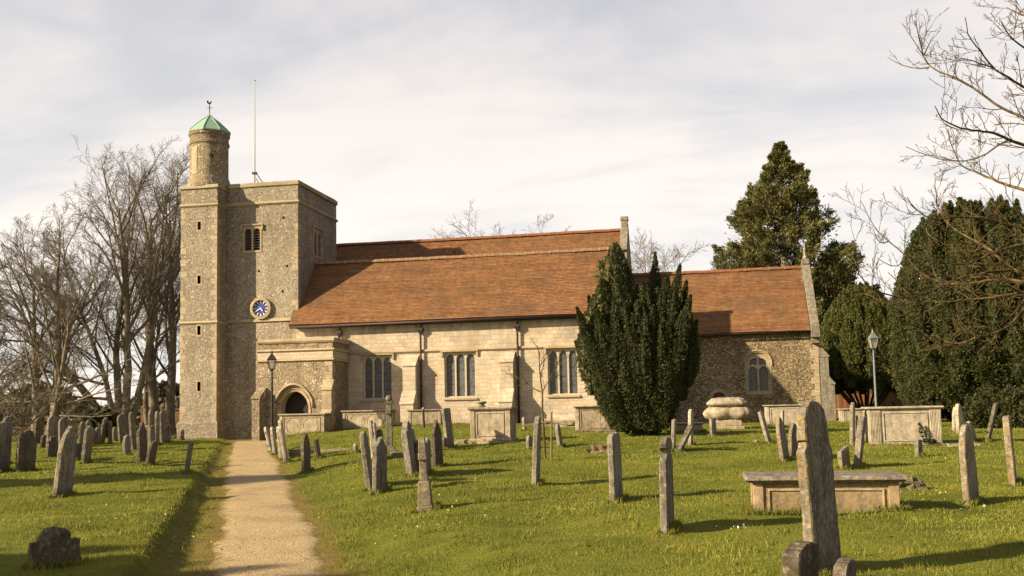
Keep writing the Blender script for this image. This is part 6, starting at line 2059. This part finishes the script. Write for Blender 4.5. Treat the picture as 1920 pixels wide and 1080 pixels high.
mt, nt = newmat('fence_boards')
p = pos(nt); s_ = nt.n('ShaderNodeSeparateXYZ', {0: p})
cell = nt.math('FLOOR', nt.math('MULTIPLY', s_.outputs[0], 7.0))
rv = nt.n('ShaderNodeTexWhiteNoise', {'W': cell}, noise_dimensions='1D').outputs[0]
c = nt.mix(rv, (.20, .085, .035), (.34, .165, .075))
c = nt.mix(1.0, c, nt.ramp(nt.noise(nt.mapv(p, scale=(20, 20, 1.5)), 1.0, 4), [(.3, .7), (.7, 1.15)]), 'MULTIPLY')
nt.out(c, .85)
M['fence'] = mt
fe = thing('wooden_fence', 'orange brown close boarded fence behind the yews on the right', 'fence', (15, 69.5, gz(15, 69.5)))
zf = gz(15, 69.5)
b = MB()
x = 6.0
rf = random.Random(3)
while x < 34:
    b.box(x, x + .135, 69.5, 69.53, zf - .05, zf + 1.85 + rf.gauss(0, .012)); x += .1429
b.build('boards', M['fence'], fe)
x = 6.0
while x < 34:
    MB().box(x, x + .12, 69.54, 69.66, zf - .2, zf + 1.95).build('post', M['fence'], fe); x += 2.6
for k, z in enumerate((.4, 1.5)): MB().box(6, 34, 69.532, 69.58, zf + z, zf + z + .1).build('rail', M['fence'], fe)

# far woodland and hedges that close the view behind
def far_hedge(name, label, x0, x1, y0, y1, h, n, mat, seed, size=.45):
    rs_ = np.random.default_rng(seed)
    t_ = rs_.random(n)
    X = x0 + (x1 - x0) * t_; Y_ = y0 + (y1 - y0) * t_ + rs_.normal(0, 1.2, n)
    top = h * (.62 + .22 * np.sin(t_ * 23 + seed) + .16 * np.sin(t_ * 61 + 1))
    Z_ = .3 + top * rs_.random(n) ** .7
    P_ = np.stack([X, Y_, Z_], 1)
    V = sprays(P_, np.tile(np.array([0, -.1, 1.0]), (n, 1)), size, rs_, 3.0, .5)
    o = np_mesh(name, V, np.arange(4 * n).reshape(n, 4), M[mat], attr={'tint': np.repeat(rs_.random(n), 4)})
    tag(o, label, 'wood', kind='stuff')


far_hedge('far_woodland', 'brown far-off woodland seen low between the left tree trunks', -150, -30, 112, 128, 6.5, 30000, 'hedge_leaf', 3, .8)
far_hedge('far_hedge', 'tall twiggy hedge beyond the brick wall by the tower', -46, -24, 76, 74, 4.2, 22000, 'hedge_leaf', 5, .42)
far_hedge('far_shrubbery', 'dark evergreen screen beyond the wooden fence', 6, 46, 74, 66, 6.5, 26000, 'shrub_leaf', 7, .5)
t = thing('shrub', 'small dark green shrub low beside the curved stem of the many stemmed tree', 'bush', (-36.6, 56.2, gz(-36.6, 56.2)))
rs = np.random.default_rng(19)
evergreen(t, 'foliage', 'shrub_leaf', mound(rs, 0, 0, 1.1, .8, .1, 1.35, 50, .14, droop=0, pl=.6, prad=.3, tilt=.6, per=300))
# ivy sprig on the fluted tomb, and creeper stems on the brick ended tomb
t = thing('creeper', 'sprig of dark creeper growing up the front of the fluted tomb', 'plant', (5.45, 26.42, gz(5.45, 26.4) + .1))
v, tt_, c_ = plume((0, 0, 0), (-.14, -.02, .46), .06, 170, rs, .05, core=False)
v2, t2_, _ = plume((-.1, 0, .05), (.22, -.02, .02), .05, 90, rs, .05, core=False)
evergreen(t, 'leaves', 'shrub_leaf', [(v, tt_, None), (v2, t2_, None)])
t = thing('creeper', 'bare creeper stems on the front of the brick ended tomb by the upright yew', 'plant', (-3.6, 34.2, gz(-3.6, 34.2)))
wd = Wood(401)
for k in range(7): wd.branch((-.6 + .2 * k, .05, 0), [wr.gauss(0, .5), 0, 1], .55 + .3 * wr.random(), .012, 1, SAP)
wd.build('stems', M['bark_grey'], t)

# trees outside the left edge of the photo; only their long shadows are seen
def shade_tree(label, x, y, h, r_, seed, n, w=1.0):
    t = thing('columnar_yew', label, 'tree', (x, y, gz(x, y)))
    rs_ = np.random.default_rng(seed)
    parts = []
    for i in range(n):
        a = i * 2.4; q = r_ * math.sqrt((i + .5) / n)
        parts.append(plume((q * .5 * math.cos(a), q * .5 * math.sin(a), .5), (q * math.cos(a), q * math.sin(a), h - 1.6 * (q / r_) ** 2 + rs_.normal(0, .2)), r_ * .36, 900, rs_, .22))
    evergreen(t, 'crown', 'yew_big_leaf', parts)
    b = Wood(seed); b.tube([(0, 0, -.2), (0, 0, h * .6)], [.3, .1], 8); b.build('trunk', M['bark_yew'], t)


shade_tree('tall slim yew left of the photo whose shadow crosses the path', -28.6, 9.6, 11.0, 1.35, 501, 22)
shade_tree('broad yew left of the path outside the photo, shading the low dark stone', -20.0, -1.4, 8.8, 2.9, 503, 30)

# fallen leaves and spring flowers in the turf
def litter(name, label, spots, n, size, c0, c1, lift, cat, flat):
    rs_ = np.random.default_rng(hash(name) % 1000 if False else len(name))
    P_ = []
    for (x, y, sx, sy, k) in spots:
        P_.append(np.stack([x + sx * rs_.standard_normal(k), y + sy * rs_.standard_normal(k)], 1))
    P_ = np.concatenate(P_)
    z = ground_z(P_[:, 0], P_[:, 1]) + lift * (.6 + .6 * rs_.random(len(P_)))
    P3 = np.stack([P_[:, 0], P_[:, 1], z], 1)
    D = np.stack([rs_.standard_normal(len(P3)), rs_.standard_normal(len(P3)), flat * rs_.random(len(P3))], 1); D /= np.linalg.norm(D, axis=1)[:, None]
    V = sprays(P3, D, size, rs_, 1.5, .25)
    mt_, nt__ = newmat(name)
    a_ = nt__.n('ShaderNodeAttribute', attribute_name='tint').outputs['Fac']
    nt__.out(nt__.mix(a_, c0, c1), .8)
    o = np_mesh(name, V, np.arange(len(V)).reshape(-1, 4), mt_, attr={'tint': np.repeat(rs_.random(len(P3)), 4)})
    tag(o, label, cat, kind='stuff')


litter('yellow_flowers', 'tiny yellow celandines scattered through the turf', [(-8.6, 13.2, 1.6, .8, 90), (-7.0, 11.8, 1.0, .6, 40), (2.9, 15.2, .22, .12, 40), (4.2, 21.5, 1.5, 2.0, 60), (-3.4, 12.5, 1.2, 1.2, 45), (-4.5, 18, 2.0, 2.5, 50), (3.3, 15.0, .5, .5, 20)], 0, .015, (.60, .50, .05), (.72, .64, .16), .034, 'flowers', .9)
litter('white_daisies', 'few white daisies in the near lawn', [(.30, 11.75, .06, .06, 9), (.55, 11.6, .5, .4, 5), (3.0, 13.5, .5, .5, 6), (-5.2, 28.9, .15, .2, 8)], 0, .022, (.8, .78, .68), (.85, .84, .76), .036, 'flowers', .4)
litter('fallen_leaves', 'brown fallen leaves lying in the grass and on the path', [(0, 11, 3.5, 3, 60), (-6, 12, 2.5, 3, 35), (-2, 18, 4, 4, 60), (2.6, 11, 1.2, 1.2, 30), (-4.6, 9.6, .6, 1.0, 16), (5, 20, 2, 3, 30)], 0, .026, (.10, .05, .02), (.24, .14, .065), .028, 'leaves', .5)

make_grass(STONE_SPOTS)
